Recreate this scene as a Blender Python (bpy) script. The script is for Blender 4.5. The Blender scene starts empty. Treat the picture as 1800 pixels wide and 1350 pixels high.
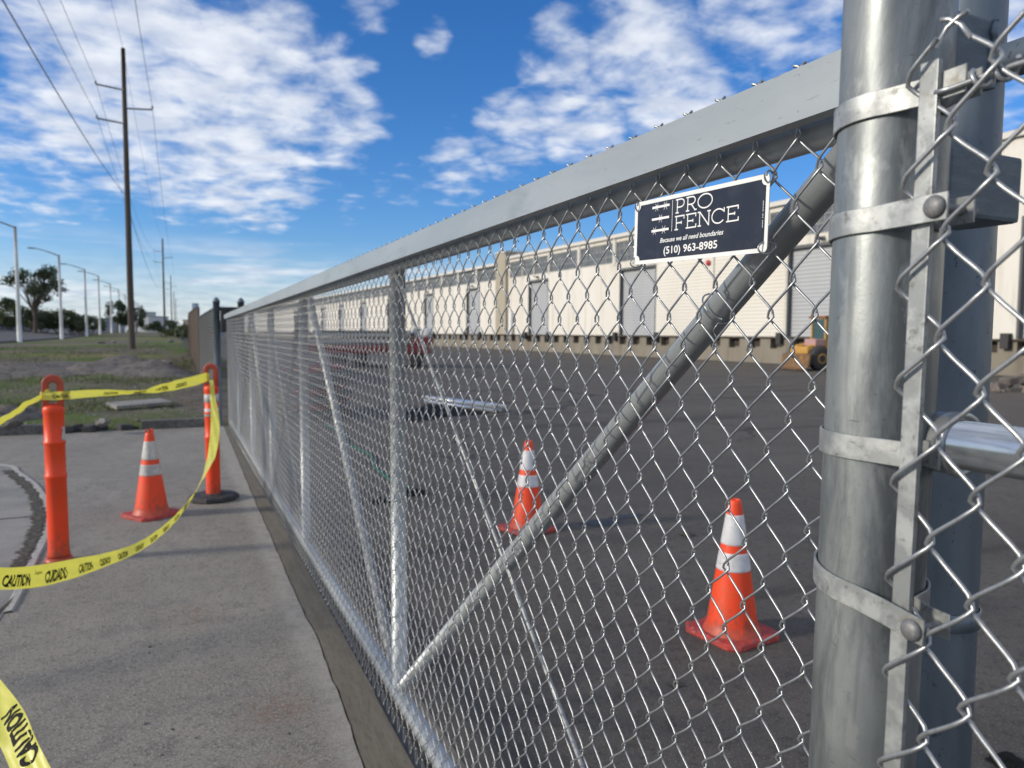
import bpy, bmesh, math, random
import numpy as np
from math import sin, cos, pi, radians, tan, atan2, sqrt, floor
from mathutils import Vector, Matrix
random.seed(7); rng = np.random.default_rng(7)
C = bpy.context.scene.collection
SC = bpy.context.scene

# ------------------------------------------------------------------ camera
F_, CX_, CY_ = 1300.0, 900.0, 675.0            # focal length and centre in photo pixels (1800 x 1350)
HC = 1.535
def _basis():
    s = tan(radians(0.3)); hx, hy = 308.0, 582.0
    hyc = hy + s*(CX_-hx)
    up = np.array([s, -1.0, (hyc-CY_)/F_]); up /= np.linalg.norm(up)
    yv = np.array([(hx-CX_)/F_, (hy-CY_)/F_, 1.0]); yv -= yv.dot(up)*up; yv /= np.linalg.norm(yv)
    xv = np.cross(yv, up)
    if xv[0] < 0: xv = -xv
    return np.array([xv, yv, up])
MW = _basis()
cr, cd, cf = MW@np.array([1., 0, 0]), MW@np.array([0, 1., 0]), MW@np.array([0, 0, 1.])
def pz(px, py, Z):                             # point seen at photo pixel (px,py) at depth Z
    v = np.array([(px-CX_)/F_*Z, (py-CY_)/F_*Z, Z]); return Vector(np.array([0, 0, HC])+MW@v)
def gnd(px, py, z=0.0):
    r = MW@np.array([(px-CX_)/F_, (py-CY_)/F_, 1.0]); t = (z-HC)/r[2]
    return Vector((r[0]*t, r[1]*t, z))
cam_d = bpy.data.cameras.new('camera'); cam = bpy.data.objects.new('camera', cam_d); C.objects.link(cam)
cam.matrix_world = Matrix(((cr[0], -cd[0], -cf[0], 0), (cr[1], -cd[1], -cf[1], 0), (cr[2], -cd[2], -cf[2], HC), (0, 0, 0, 1)))
cam_d.sensor_width = 36; cam_d.lens = F_/1800*36; cam_d.clip_start = 0.05; cam_d.clip_end = 6000
cam_d.dof.use_dof = True; cam_d.dof.focus_distance = 1.0; cam_d.dof.aperture_fstop = 7.6
SC.camera = cam

# ------------------------------------------------------------------ world and sun
SUN_EL, SUN_AZ = radians(20.5), radians(-81)      # azimuth from +Y, clockwise seen from above
sdir = Vector((sin(SUN_AZ)*cos(SUN_EL), cos(SUN_AZ)*cos(SUN_EL), sin(SUN_EL)))
W = bpy.data.worlds.new("World"); SC.world = W; W.use_nodes = True
wn, wl = W.node_tree.nodes, W.node_tree.links
for n in list(wn): wn.remove(n)
def N(nodes, t, **kw):
    n = nodes.new(t)
    for k, v in kw.items(): setattr(n, k, v)
    return n
def vmath(op, a, b=None, s=None):
    n = N(wn, 'ShaderNodeVectorMath', operation=op)
    for i, v in ((0, a), (1, b)):
        if v is None: continue
        if isinstance(v, (tuple, list)): n.inputs[i].default_value = v
        else: wl.new(v, n.inputs[i])
    if s is not None:
        if isinstance(s, (int, float)): n.inputs['Scale'].default_value = s
        else: wl.new(s, n.inputs['Scale'])
    return n
def wm(op, a, b=None, c=None, clamp=False):
    n = N(wn, 'ShaderNodeMath', operation=op); n.use_clamp = clamp
    for i, v in ((0, a), (1, b), (2, c)):
        if v is None: continue
        if isinstance(v, (int, float)): n.inputs[i].default_value = v
        else: wl.new(v, n.inputs[i])
    return n.outputs[0]
def wramp(v, a, b, smooth=True):
    n = N(wn, 'ShaderNodeMapRange'); n.interpolation_type = 'SMOOTHSTEP' if smooth else 'LINEAR'
    wl.new(v, n.inputs[0]); n.inputs[1].default_value = a; n.inputs[2].default_value = b
    return n.outputs[0]
tc = N(wn, 'ShaderNodeTexCoord'); D = tc.outputs['Generated']
sky = N(wn, 'ShaderNodeTexSky'); sky.sky_type = 'NISHITA'; sky.sun_disc = False
sky.sun_elevation = SUN_EL; sky.sun_rotation = SUN_AZ
sky.altitude = 0; sky.air_density = 1.0; sky.dust_density = 0.25; sky.ozone_density = 4.0
hsv = N(wn, 'ShaderNodeHueSaturation'); hsv.inputs['Saturation'].default_value = 1.22; hsv.inputs['Value'].default_value = 1.0
wl.new(sky.outputs[0], hsv.inputs['Color'])
sep = N(wn, 'ShaderNodeSeparateXYZ'); wl.new(D, sep.inputs[0])
zc = wm('MAXIMUM', sep.outputs[2], 0.0); zz = wm('ADD', zc, 0.15)
cmb = N(wn, 'ShaderNodeCombineXYZ')
wl.new(wm('DIVIDE', sep.outputs[0], zz), cmb.inputs[0]); wl.new(wm('DIVIDE', sep.outputs[1], zz), cmb.inputs[1])
PL = cmb.outputs[0]
def wnoise(vec, scale, detail=6, rough=0.6, dist=0.0, off=(0, 0, 0), stretch=(1, 1, 1)):
    mp = N(wn, 'ShaderNodeMapping'); wl.new(vec, mp.inputs[0]); mp.inputs['Location'].default_value = off
    mp.inputs['Scale'].default_value = stretch
    n = N(wn, 'ShaderNodeTexNoise'); wl.new(mp.outputs[0], n.inputs['Vector'])
    n.inputs['Scale'].default_value = scale; n.inputs['Detail'].default_value = detail
    n.inputs['Roughness'].default_value = rough; n.inputs['Distortion'].default_value = dist
    return n.outputs['Fac']
# where the cloud banks lie (directions on the sky): (photo px, py, radius in degrees, strength)
BL = [(60, 40, 10, .75), (230, 130, 11, 1.0), (430, 150, 9, 1.0), (420, 245, 9, 1.0), (560, 190, 7, .9), (320, 300, 6, .8),
      (80, 250, 9, .75), (330, 30, 8, .7), (100, 330, 4, .55), (760, 65, 2.3, .8), (650, 10, 3.2, .7), (985, 100, 4.5, .8), (1130, 90, 6, .95),
      (1200, 170, 6, .95), (1020, 215, 5, .9), (900, 245, 4.5, .8), (1350, 60, 8, .8), (800, 300, 4, .75), (700, 330, 3.2, .6),
      (620, 365, 2.4, .55), (540, 375, 2, .5), (1050, 290, 4, .6), (1300, 160, 6, .7), (780, 225, 2.6, .5), (1780, 60, 8, .8)]
cov = None
for px, py, rad, st in BL:
    v = MW@np.array([(px-CX_)/F_, (py-CY_)/F_, 1.0]); v /= np.linalg.norm(v)
    d = vmath('DOT_PRODUCT', D, tuple(float(q) for q in v)).outputs['Value']
    m = wm('MULTIPLY', wramp(d, cos(radians(rad*1.12)), cos(radians(rad*0.1))), st)
    cov = m if cov is None else wm('MAXIMUM', cov, m)
above = wm('SUBTRACT', 1.0, wramp(vmath('DOT_PRODUCT', D, tuple(float(q) for q in (MW@np.array([0, -.35, .94])))).outputs['Value'], 0.55, 0.8))
cov = wm('MAXIMUM', cov, wm('MULTIPLY', above, 0.95))     # unseen cloud over the rest of the sky, thickened to whiten the light
big = wnoise(PL, 1.5, 5, .55, .3)
puff = wnoise(PL, 7.0, 6, .56, .25, (3.1, 1.7, 0))
wisp = wnoise(PL, 12, 4, .5, .2, (0.3, 5, 0), (1, .8, 1))
dens = wm('ADD', wm('ADD', wm('MULTIPLY', big, .35), wm('MULTIPLY', puff, .75)), wm('MULTIPLY', wisp, .22))
c1 = wramp(wm('ADD', dens, wm('MULTIPLY', cov, 0.62)), 1.01, 1.36)
# low streaks of stratus near the horizon
st_n = wnoise(D, 3.0, 5, .55, .2, (0, 0, .3), (1, 1, 14))
band = wm('MULTIPLY', wramp(sep.outputs[2], 0.0, 0.04), wm('SUBTRACT', 1.0, wramp(sep.outputs[2], 0.07, 0.13)))
c2 = wm('MULTIPLY', wramp(st_n, 0.42, 0.62), band)
haze = wm('MULTIPLY', wm('SUBTRACT', 1.0, wramp(sep.outputs[2], 0.0, 0.12)), 0.62)
cl = wm('MAXIMUM', wm('MULTIPLY', c1, .92), wm('MULTIPLY', c2, .72)); cl = wm('MAXIMUM', cl, haze)
shade = wramp(wnoise(PL, 7, 4, .5, 0, (1, 1, 0)), 0.3, 0.7)
ccol = N(wn, 'ShaderNodeMix', data_type='RGBA'); wl.new(shade, ccol.inputs['Factor'])
ccol.inputs['A'].default_value = (.56, .62, .74, 1); ccol.inputs['B'].default_value = (.84, .87, .92, 1)
tint = vmath('MULTIPLY', hsv.outputs[0], (.96, 1.07, 1.33))
skys = vmath('SCALE', tint.outputs[0], s=0.105)
SKYMIX = N(wn, 'ShaderNodeMix', data_type='RGBA'); wl.new(cl, SKYMIX.inputs['Factor'])
wl.new(skys.outputs[0], SKYMIX.inputs['A']); wl.new(ccol.outputs['Result'], SKYMIX.inputs['B'])
bg = N(wn, 'ShaderNodeBackground'); bg.inputs[1].default_value = 1.0; wl.new(SKYMIX.outputs['Result'], bg.inputs[0])
wo = N(wn, 'ShaderNodeOutputWorld'); wl.new(bg.outputs[0], wo.inputs[0])
sun_d = bpy.data.lights.new('sun', 'SUN'); sun = bpy.data.objects.new('sun', sun_d); C.objects.link(sun)
sun_d.energy = 3.05; sun_d.angle = radians(8); sun_d.color = (1.0, .90, .75)
sun.rotation_euler = (-sdir).to_track_quat('-Z', 'Y').to_euler()
SC.view_settings.view_transform = 'Standard'; SC.view_settings.look = 'None'
SC.view_settings.exposure = 0.15; SC.view_settings.gamma = 1.0
SC.cycles.max_bounces = 6; SC.cycles.transparent_max_bounces = 8

# ------------------------------------------------------------------ helpers
class MB:
    """collects quads/triangles and links them as one mesh object"""
    def __init__(s): s.v = []; s.f = []; s.n = 0; s.sm = []
    def add(s, vs, fs, smooth=False):
        vs = np.asarray(vs, float).reshape(-1, 3); s.v.append(vs)
        for f in fs: s.f.append(tuple(int(i)+s.n for i in f)); s.sm.append(smooth)
        s.n += len(vs); return s
    def box(s, a, b, bev=0.0, M=None):
        x0, y0, z0 = a; x1, y1, z1 = b
        if bev <= 0:
            vs = [(x0,y0,z0),(x1,y0,z0),(x1,y1,z0),(x0,y1,z0),(x0,y0,z1),(x1,y0,z1),(x1,y1,z1),(x0,y1,z1)]
            fs = [(3,2,1,0),(4,5,6,7),(0,1,5,4),(1,2,6,5),(2,3,7,6),(3,0,4,7)]
        else:
            bm = bmesh.new(); bmesh.ops.create_cube(bm, size=1)
            for v in bm.verts: v.co = Vector(((x0+x1)/2+v.co.x*(x1-x0), (y0+y1)/2+v.co.y*(y1-y0), (z0+z1)/2+v.co.z*(z1-z0)))
            bmesh.ops.bevel(bm, geom=bm.edges[:], offset=bev, segments=2, affect='EDGES', profile=.6)
            bm.verts.index_update(); vs = [tuple(v.co) for v in bm.verts]; fs = [[v.index for v in f.verts] for f in bm.faces]; bm.free()
        vs = np.array(vs)
        if M is not None: vs = np.array([tuple(M@Vector(v)) for v in vs])
        return s.add(vs, fs)
    def lathe(s, prof, seg=24, M=None, close=True, smooth=True):
        vs = []; fs = []
        for r, z in prof:
            for k in range(seg):
                a = 2*pi*k/seg; vs.append((r*cos(a), r*sin(a), z))
        for i in range(len(prof)-1):
            for k in range(seg):
                a, b = i*seg+k, i*seg+(k+1) % seg; fs.append((a, b, b+seg, a+seg))
        if close:
            if prof[0][0] > 1e-6: fs.append(tuple(range(seg))[::-1])
            if prof[-1][0] > 1e-6: fs.append(tuple((len(prof)-1)*seg+k for k in range(seg)))
        vs = np.array(vs)
        if M is not None: vs = np.array([tuple(M@Vector(v)) for v in vs])
        return s.add(vs, fs, smooth)
    def tube(s, pts, r, seg=8, ref=(1, 0, 0), caps=True):
        P = np.asarray(pts, float); n = len(P)
        R = np.broadcast_to(np.asarray(r, float), (n,))
        T = np.gradient(P, axis=0); T /= np.linalg.norm(T, axis=1)[:, None]+1e-12
        ref = np.array(ref, float)
        if abs(T@ref).max() > .98 and n < 4: ref = np.array([0, 1., 0]) if abs(ref[1]) < .5 else np.array([0, 0, 1.])
        A = np.cross(T, ref); A /= np.linalg.norm(A, axis=1)[:, None]+1e-12; B = np.cross(T, A)
        an = np.arange(seg)*2*pi/seg
        V = P[:, None, :]+R[:, None, None]*(np.cos(an)[None, :, None]*A[:, None, :]+np.sin(an)[None, :, None]*B[:, None, :])
        i = np.arange(n-1)[:, None]*seg; k = np.arange(seg)[None, :]; k2 = (k+1) % seg
        Fq = np.stack([i+k, i+k2, i+seg+k2, i+seg+k], -1).reshape(-1, 4)
        s.add(V.reshape(-1, 3), Fq.tolist(), True)
        if caps:
            s.f.append(tuple(s.n-n*seg+q for q in range(seg))); s.sm.append(False)
            s.f.append(tuple(s.n-seg+q for q in range(seg))[::-1]); s.sm.append(False)
        return s
    def cyl(s, a, b, r, seg=16, r2=None):
        a, b = np.array(a, float), np.array(b, float); d = (b-a)/np.linalg.norm(b-a)
        ref = (1, 0, 0) if abs(d[0]) < .7 else (0, 0, 1)
        return s.tube([a, b], [r, r if r2 is None else r2], seg, ref)
    def build(s, name, mat=None, parent=None, label=None, cat=None, group=None, kind=None, autosmooth=False):
        me = bpy.data.meshes.new(name)
        V = np.concatenate(s.v) if s.v else np.zeros((0, 3))
        me.from_pydata(V.tolist() if len(V) < 200000 else V, [], s.f)
        me.polygons.foreach_set('use_smooth', s.sm); me.update()
        if mat is not None:
            for m in (mat if isinstance(mat, (list, tuple)) else [mat]): me.materials.append(m)
        o = bpy.data.objects.new(name, me); C.objects.link(o)
        if parent is not None: o.parent = parent
        tag(o, label, cat, group, kind); return o
def tag(o, label=None, cat=None, group=None, kind=None):
    if label: o['label'] = label
    if cat: o['category'] = cat
    if group: o['group'] = group
    if kind: o['kind'] = kind
    return o
def thing(name, label, cat, loc=(0, 0, 0), rz=0.0, group=None):
    o = bpy.data.objects.new(name, None); o.empty_display_size = .1; C.objects.link(o)
    o.location = loc; o.rotation_euler = (0, 0, rz); return tag(o, label, cat, group)
def copy_tree(o, loc=None, rz=None, label=None, parent=None):
    c = o.copy(); C.objects.link(c); c.parent = parent
    if loc is not None: c.location = loc
    if rz is not None: c.rotation_euler = (0, 0, rz)
    if label: c['label'] = label
    for ch in [q for q in C.objects if q.parent == o]: copy_tree(ch, parent=c)
    return c

# ------------------------------------------------------------------ materials
def material(name, base, rough=.6, metal=0.0, bump=None, var=None, spec=.5, extra=None, coat=0):
    """base colour with optional noise variation: var = list of (scale, lo, hi, colour, stretch); bump = (scale, strength, distance)"""
    m = bpy.data.materials.new(name); m.use_nodes = True
    nt = m.node_tree; n, l = nt.nodes, nt.links
    bs = n['Principled BSDF']
    bs.inputs['Roughness'].default_value = rough; bs.inputs['Metallic'].default_value = metal
    bs.inputs['Specular IOR Level'].default_value = spec
    if coat: bs.inputs['Coat Weight'].default_value = coat
    co = N(n, 'ShaderNodeTexCoord').outputs['Object']
    def noise(scale, detail=6, rough=.6, stretch=(1, 1, 1), dist=0.0, off=(0, 0, 0)):
        mp = N(n, 'ShaderNodeMapping'); l.new(co, mp.inputs[0]); mp.inputs['Scale'].default_value = stretch; mp.inputs['Location'].default_value = off
        t = N(n, 'ShaderNodeTexNoise'); l.new(mp.outputs[0], t.inputs['Vector'])
        t.inputs['Scale'].default_value = scale; t.inputs['Detail'].default_value = detail; t.inputs['Roughness'].default_value = rough
        t.inputs['Distortion'].default_value = dist
        return t.outputs['Fac']
    col = N(n, 'ShaderNodeRGB').outputs[0]; col.default_value = (*base, 1)
    for i, (scale, lo, hi, c2, stretch) in enumerate(var or []):
        f = noise(scale, 6, .6, stretch, .1, (i*3.7, i*1.3, i*5.1))
        mr = N(n, 'ShaderNodeMapRange'); l.new(f, mr.inputs[0]); mr.inputs[1].default_value = lo; mr.inputs[2].default_value = hi
        mx = N(n, 'ShaderNodeMix', data_type='RGBA'); l.new(mr.outputs[0], mx.inputs['Factor'])
        l.new(col, mx.inputs['A']); mx.inputs['B'].default_value = (*c2, 1); col = mx.outputs['Result']
    if extra: col = extra(n, l, co, noise, col, bs)
    l.new(col, bs.inputs['Base Color'])
    if bump:
        bl = bump if isinstance(bump, list) else [bump]; prev = None
        for scale, st, dist in bl:
            b = N(n, 'ShaderNodeBump'); b.inputs['Strength'].default_value = st; b.inputs['Distance'].default_value = dist
            l.new(noise(scale, 5, .65), b.inputs['Height'])
            if prev is not None: l.new(prev, b.inputs['Normal'])
            prev = b.outputs[0]
        l.new(prev, bs.inputs['Normal'])
    return m
def roughvar(lo, hi, scale, stretch=(1, 1, 1)):
    def f(n, l, co, noise, col, bs):
        mr = N(n, 'ShaderNodeMapRange'); l.new(noise(scale, 6, .6, stretch, .2, (9, 2, 4)), mr.inputs[0])
        mr.inputs[1].default_value = .3; mr.inputs[2].default_value = .7; mr.inputs[3].default_value = lo; mr.inputs[4].default_value = hi
        l.new(mr.outputs[0], bs.inputs['Roughness']); return col
    return f
one = (1, 1, 1)
def post_marks(n, l, co, noise, col, bs):
    # vertical streaks, hairline scratches and small dark nicks in the zinc
    def mr(v, a, b, c=0., d=1.):
        q = N(n, 'ShaderNodeMapRange'); l.new(v, q.inputs[0])
        for i, x in enumerate((a, b, c, d)): q.inputs[i+1].default_value = x
        return q.outputs[0]
    def mix(f, c2, col):
        q = N(n, 'ShaderNodeMix', data_type='RGBA'); l.new(f, q.inputs['Factor']); l.new(col, q.inputs['A']); q.inputs['B'].default_value = (*c2, 1); return q.outputs['Result']
    col = mix(mr(noise(16, 7, .7, (1, 1, .22), .5, (8, 1, 5)), .45, .58, 0, .85), (.120, .134, .140), col)
    col = mix(mr(noise(34, 5, .65, (1, 1, .45), .3, (2, 9, 5)), .57, .66, 0, .6), (.37, .385, .375), col)
    col = mix(mr(noise(60, 4, .6, (1, 1, .05), .3, (5, 1, 2)), .60, .72, 0, .7), (.16, .175, .18), col)
    col = mix(mr(noise(26, 6, .75, (1, 1, 2.6), 1.6, (1, 7, 2)), .655, .69, 0, .8), (.12, .13, .135), col)
    col = mix(mr(noise(90, 3, .6, (.5, .5, 3.5), .4, (4, 4, 4)), .69, .72, 0, .85), (.10, .105, .11), col)
    col = mix(mr(noise(7, 5, .7, (1, 1, .6), .8, (3, 2, 1)), .60, .66, 0, .55), (.36, .37, .355), col)
    return roughvar(.34, .6, 22, (1, 1, .3))(n, l, co, noise, col, bs)
GALV = material('galvanized_steel', (.190, .208, .212), .46, .62, var=[(11, .4, .65, (.30, .32, .32), (1, 1, .35)), (70, .60, .72, (.20, .215, .22), (1, 1, .5)),
                (240, .66, .74, (.16, .17, .17), (1, 1, 1))], bump=[(60, .12, .001), (300, .15, .0006)], extra=post_marks)
GALV_B = material('galvanized_brace', (.40, .43, .445), .45, .5, var=[(9, .4, .65, (.46, .49, .50), (1, 1, .4)), (70, .64, .72, (.28, .30, .31), one)], bump=[(80, .12, .001)])
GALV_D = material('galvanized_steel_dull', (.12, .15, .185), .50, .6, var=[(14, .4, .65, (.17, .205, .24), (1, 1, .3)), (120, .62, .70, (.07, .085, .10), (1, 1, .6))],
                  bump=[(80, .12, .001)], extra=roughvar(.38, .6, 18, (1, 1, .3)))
CHROME = material('bright_galvanized_pipe', (.62, .65, .67), .22, .95, var=[(40, .55, .7, (.45, .48, .50), (1, .3, 1))], bump=(30, .05, .001), extra=roughvar(.10, .24, 9))
BANDM = material('galvanized_band', (.27, .285, .285), .52, .55, var=[(40, .45, .62, (.42, .435, .43), one), (110, .58, .68, (.18, .185, .18), one), (22, .6, .68, (.23, .22, .19), one)], bump=[(140, .25, .0008)])
WIRE = material('galvanized_wire', (.38, .395, .405), .38, .72, var=[(90, .5, .7, (.27, .28, .29), one)], bump=(500, .15, .0003))
WIREF = material('galvanized_wire_weathered', (.27, .285, .30), .5, .6, var=[(90, .5, .7, (.2, .21, .22), one)])
PAINTBAR = material('grey_painted_steel', (.30, .335, .355), .40, .15, var=[(3, .42, .62, (.345, .378, .395), (1, .6, 2)), (14, .56, .72, (.265, .295, .31), (1, .3, 1)), (70, .64, .70, (.23, .25, .26), (1, .5, 3)), (160, .68, .72, (.12, .13, .14), one)],
                    bump=(45, .05, .001))
BLOCK = material('dark_blue_grey_paint', (.085, .115, .145), .55, .2, var=[(30, .45, .6, (.11, .145, .175), (1, 1, 5)), (200, .6, .7, (.05, .065, .085), (1, 1, 4))], bump=(90, .25, .001))
def grime(n, l, co, noise, col, bs):
    sp = N(n, 'ShaderNodeSeparateXYZ'); l.new(co, sp.inputs[0])
    q = N(n, 'ShaderNodeMapRange'); l.new(sp.outputs[2], q.inputs[0]); q.inputs[1].default_value = .26; q.inputs[2].default_value = .03; q.inputs[3].default_value = .0; q.inputs[4].default_value = .30
    a = N(n, 'ShaderNodeMath', operation='ADD'); l.new(q.outputs[0], a.inputs[0]); l.new(noise(26, 7, .75, (1, 1, .6), .6, (3, 3, 3)), a.inputs[1])
    r = N(n, 'ShaderNodeMapRange'); l.new(a.outputs[0], r.inputs[0]); r.inputs[1].default_value = .62; r.inputs[2].default_value = .80; r.inputs[4].default_value = .75
    m = N(n, 'ShaderNodeMix', data_type='RGBA'); l.new(r.outputs[0], m.inputs['Factor']); l.new(col, m.inputs['A']); m.inputs['B'].default_value = (.26, .075, .045, 1)
    return m.outputs['Result']
ORANGE = material('orange_plastic', (.84, .062, .014), .42, 0, var=[(5, .45, .7, (.70, .075, .022), one), (30, .62, .75, (.52, .06, .025), one), (140, .70, .76, (.60, .36, .30), one)], extra=grime, bump=(12, .08, .004), spec=.4)
CONEOR = material('cone_orange_vinyl', (.84, .062, .012), .5, 0, var=[(8, .5, .7, (.75, .085, .02), one), (60, .62, .72, (.42, .12, .07), one), (220, .66, .72, (.62, .45, .38), one)], extra=grime, bump=(20, .1, .003))
CONEBASE = material('scuffed_red_cone_base', (.42, .045, .035), .65, 0, var=[(25, .45, .65, (.28, .05, .045), one), (90, .58, .68, (.45, .30, .27), one), (9, .6, .7, (.12, .06, .055), one)], bump=(60, .3, .003))
REFL = material('white_reflective_sleeve', (.66, .66, .68), .45, 0, var=[(12, .45, .65, (.55, .55, .56), one), (70, .62, .70, (.25, .24, .24), one)], bump=(80, .1, .001))
REFLD = material('grimy_reflective_sleeve', (.55, .54, .51), .5, 0, var=[(12, .42, .6, (.36, .35, .33), (1, 1, .4)), (70, .58, .68, (.20, .19, .18), one)], bump=(80, .1, .001))
RUBBER = material('black_rubber', (.030, .030, .032), .7, 0, var=[(30, .5, .7, (.07, .068, .065), one)], bump=(60, .3, .003))
YEL = material('yellow_tape', (.80, .77, .15), .33, 0, var=[(30, .5, .7, (.74, .70, .14), one)], bump=(60, .18, .002))
def translucent(m, f):
    n, l = m.node_tree.nodes, m.node_tree.links; bs = n['Principled BSDF']; out = [q for q in n if q.type == 'OUTPUT_MATERIAL'][0]
    t = N(n, 'ShaderNodeBsdfTranslucent'); t.inputs[0].default_value = (.80, .78, .10, 1); mx = N(n, 'ShaderNodeMixShader'); mx.inputs[0].default_value = f
    l.new(bs.outputs[0], mx.inputs[1]); l.new(t.outputs[0], mx.inputs[2]); l.new(mx.outputs[0], out.inputs[0])
translucent(YEL, .35)
INK = material('black_print', (.018, .018, .016), .8, spec=.15)
WHITE = material('white_enamel', (.78, .78, .76), .35, var=[(30, .55, .7, (.70, .69, .66), one)])
SIGNBG = material('dark_slate_enamel', (.016, .019, .034), .30, 0, spec=.35, var=[(9, .45, .65, (.034, .038, .055), one), (40, .55, .7, (.028, .031, .045), one)])
WPRINT = material('white_print', (.80, .80, .78), .45)
def conc_extra(n, l, co, noise, col, bs):
    # tyre-polished light band beside the gate strip, rust stains, fine grit
    sp = N(n, 'ShaderNodeSeparateXYZ'); l.new(co, sp.inputs[0])
    def mathn(op, a, b):
        q = N(n, 'ShaderNodeMath', operation=op)
        for i, v in ((0, a), (1, b)):
            if isinstance(v, (int, float)): q.inputs[i].default_value = v
            else: l.new(v, q.inputs[i])
        return q.outputs[0]
    def mr(v, a, b, c=0., d=1.):
        q = N(n, 'ShaderNodeMapRange'); q.interpolation_type = 'SMOOTHSTEP'; l.new(v, q.inputs[0])
        for i, x in enumerate((a, b, c, d)): q.inputs[i+1].default_value = x
        return q.outputs[0]
    def mix(f, c2, col):
        q = N(n, 'ShaderNodeMix', data_type='RGBA'); l.new(f, q.inputs['Factor']); l.new(col, q.inputs['A']); q.inputs['B'].default_value = (*c2, 1); return q.outputs['Result']
    xx = mathn('ADD', sp.outputs[0], mathn('MULTIPLY', noise(1.6, 4, .6), .10))
    col = mix(mathn('MULTIPLY', mr(xx, .50, .61), mr(noise(14, 6, .75), .30, .62, .15, .8)), (.36, .34, .305), col)
    for cx, cy, r, s in ((.34, 3.05, .22, .55), (.30, 2.62, .16, .35), (.05, 4.3, .30, .30)):
        d = N(n, 'ShaderNodeVectorMath', operation='DISTANCE'); l.new(co, d.inputs[0]); d.inputs[1].default_value = (cx, cy, 0)
        f = mathn('MULTIPLY', mr(d.outputs['Value'], r, 0.0), mr(noise(22, 5, .7), .40, .62)); f = mathn('MULTIPLY', f, s)
        col = mix(f, (.20, .095, .052), col)
    return col
CONC = material('worn_concrete_apron', (.215, .196, .167), .85, 0, var=[(1.3, .35, .65, (.29, .268, .23), (1, .5, 1)), (7, .50, .70, (.175, .164, .148), one), (38, .51, .68, (.145, .133, .115), one),
                (110, .54, .62, (.40, .38, .35), one), (75, .58, .64, (.08, .075, .068), one), (260, .58, .66, (.07, .066, .06), one)],
                bump=[(60, .55, .006), (230, .75, .0035), (520, .5, .002)], spec=.3, extra=conc_extra)
STRIPM = material('smooth_gate_strip_concrete', (.145, .128, .098), .8, 0, var=[(5, .4, .65, (.185, .165, .13), (5, .6, 1)), (30, .5, .7, (.11, .097, .075), (3, .5, 1)), (200, .6, .7, (.19, .18, .155), one)],
                  bump=[(90, .25, .002), (300, .3, .001)], spec=.3)
SLABM = material('pale_gutter_concrete', (.29, .275, .25), .85, 0, var=[(2, .4, .65, (.20, .195, .183), one), (60, .55, .68, (.16, .155, .145), one), (200, .58, .68, (.33, .32, .30), one)], bump=[(150, .4, .002)], spec=.3)
LIPM = material('pale_cement_lip', (.34, .33, .31), .85, 0, var=[(30, .45, .65, (.24, .23, .215), one)], bump=(120, .4, .002))
DIRTM = material('dark_gutter_dirt', (.075, .068, .056), .95, 0, var=[(25, .45, .62, (.14, .13, .112), one), (120, .55, .65, (.035, .032, .028), one)], bump=[(60, .8, .01), (200, .8, .004)], spec=.2)
def asph_extra(n, l, co, noise, col, bs):
    def mr(v, a, b, c=0., d=1.):
        q = N(n, 'ShaderNodeMapRange'); l.new(v, q.inputs[0])
        for i, x in enumerate((a, b, c, d)): q.inputs[i+1].default_value = x
        return q.outputs[0]
    def mix(f, c2, col):
        q = N(n, 'ShaderNodeMix', data_type='RGBA'); l.new(f, q.inputs['Factor']); l.new(col, q.inputs['A']); q.inputs['B'].default_value = (*c2, 1); return q.outputs['Result']
    dn = N(n, 'ShaderNodeTexNoise'); dn.inputs['Scale'].default_value = 1.3; dn.inputs['Detail'].default_value = 6; l.new(co, dn.inputs['Vector'])
    va = N(n, 'ShaderNodeVectorMath', operation='MULTIPLY_ADD'); l.new(dn.outputs['Color'], va.inputs[0]); va.inputs[1].default_value = (1.2, 1.2, 0); l.new(co, va.inputs[2])
    vo = N(n, 'ShaderNodeTexVoronoi', feature='DISTANCE_TO_EDGE'); vo.inputs['Scale'].default_value = .19; l.new(va.outputs[0], vo.inputs['Vector'])
    gate_ = mr(noise(.12, 3, .5, (1, 1, 1), 0, (4, 9, 0)), .46, .56)
    m = N(n, 'ShaderNodeMath', operation='MULTIPLY'); l.new(mr(vo.outputs['Distance'], .010, .003), m.inputs[0]); l.new(gate_, m.inputs[1])
    col = mix(m.outputs[0], (.028, .025, .022), col)
    col = mix(mr(noise(.55, 3, .5, (.25, 2.2, 1), .5, (7, 3, 0)), .58, .66, 0, .6), (.044, .038, .033), col)   # tyre-darkened lanes
    col = mix(mr(noise(2.6, 6, .7, (1, 1, 1), .6, (1, 8, 0)), .64, .72, 0, .55), (.15, .14, .125), col)        # dusty patches
    return col
ASPH = material('yard_asphalt', (.086, .076, .065), .85, 0, var=[(.35, .4, .62, (.104, .094, .082), (1, 3, 1)), (2.2, .5, .72, (.073, .065, .057), one), (22, .52, .65, (.058, .052, .046), one),
                (100, .56, .64, (.18, .168, .15), one), (300, .60, .67, (.24, .225, .20), one)], extra=asph_extra, bump=[(80, .4, .004), (260, .6, .0025)], spec=.3)
ROADM = material('road_asphalt', (.085, .082, .080), .9, 0, var=[(.4, .4, .65, (.105, .10, .098), (2, .3, 1))], bump=(60, .4, .01))
KERBM = material('old_kerb_concrete', (.115, .11, .10), .9, 0, var=[(3, .45, .65, (.20, .19, .175), one), (25, .5, .65, (.06, .058, .053), one)], bump=[(30, .5, .01)])
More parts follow.
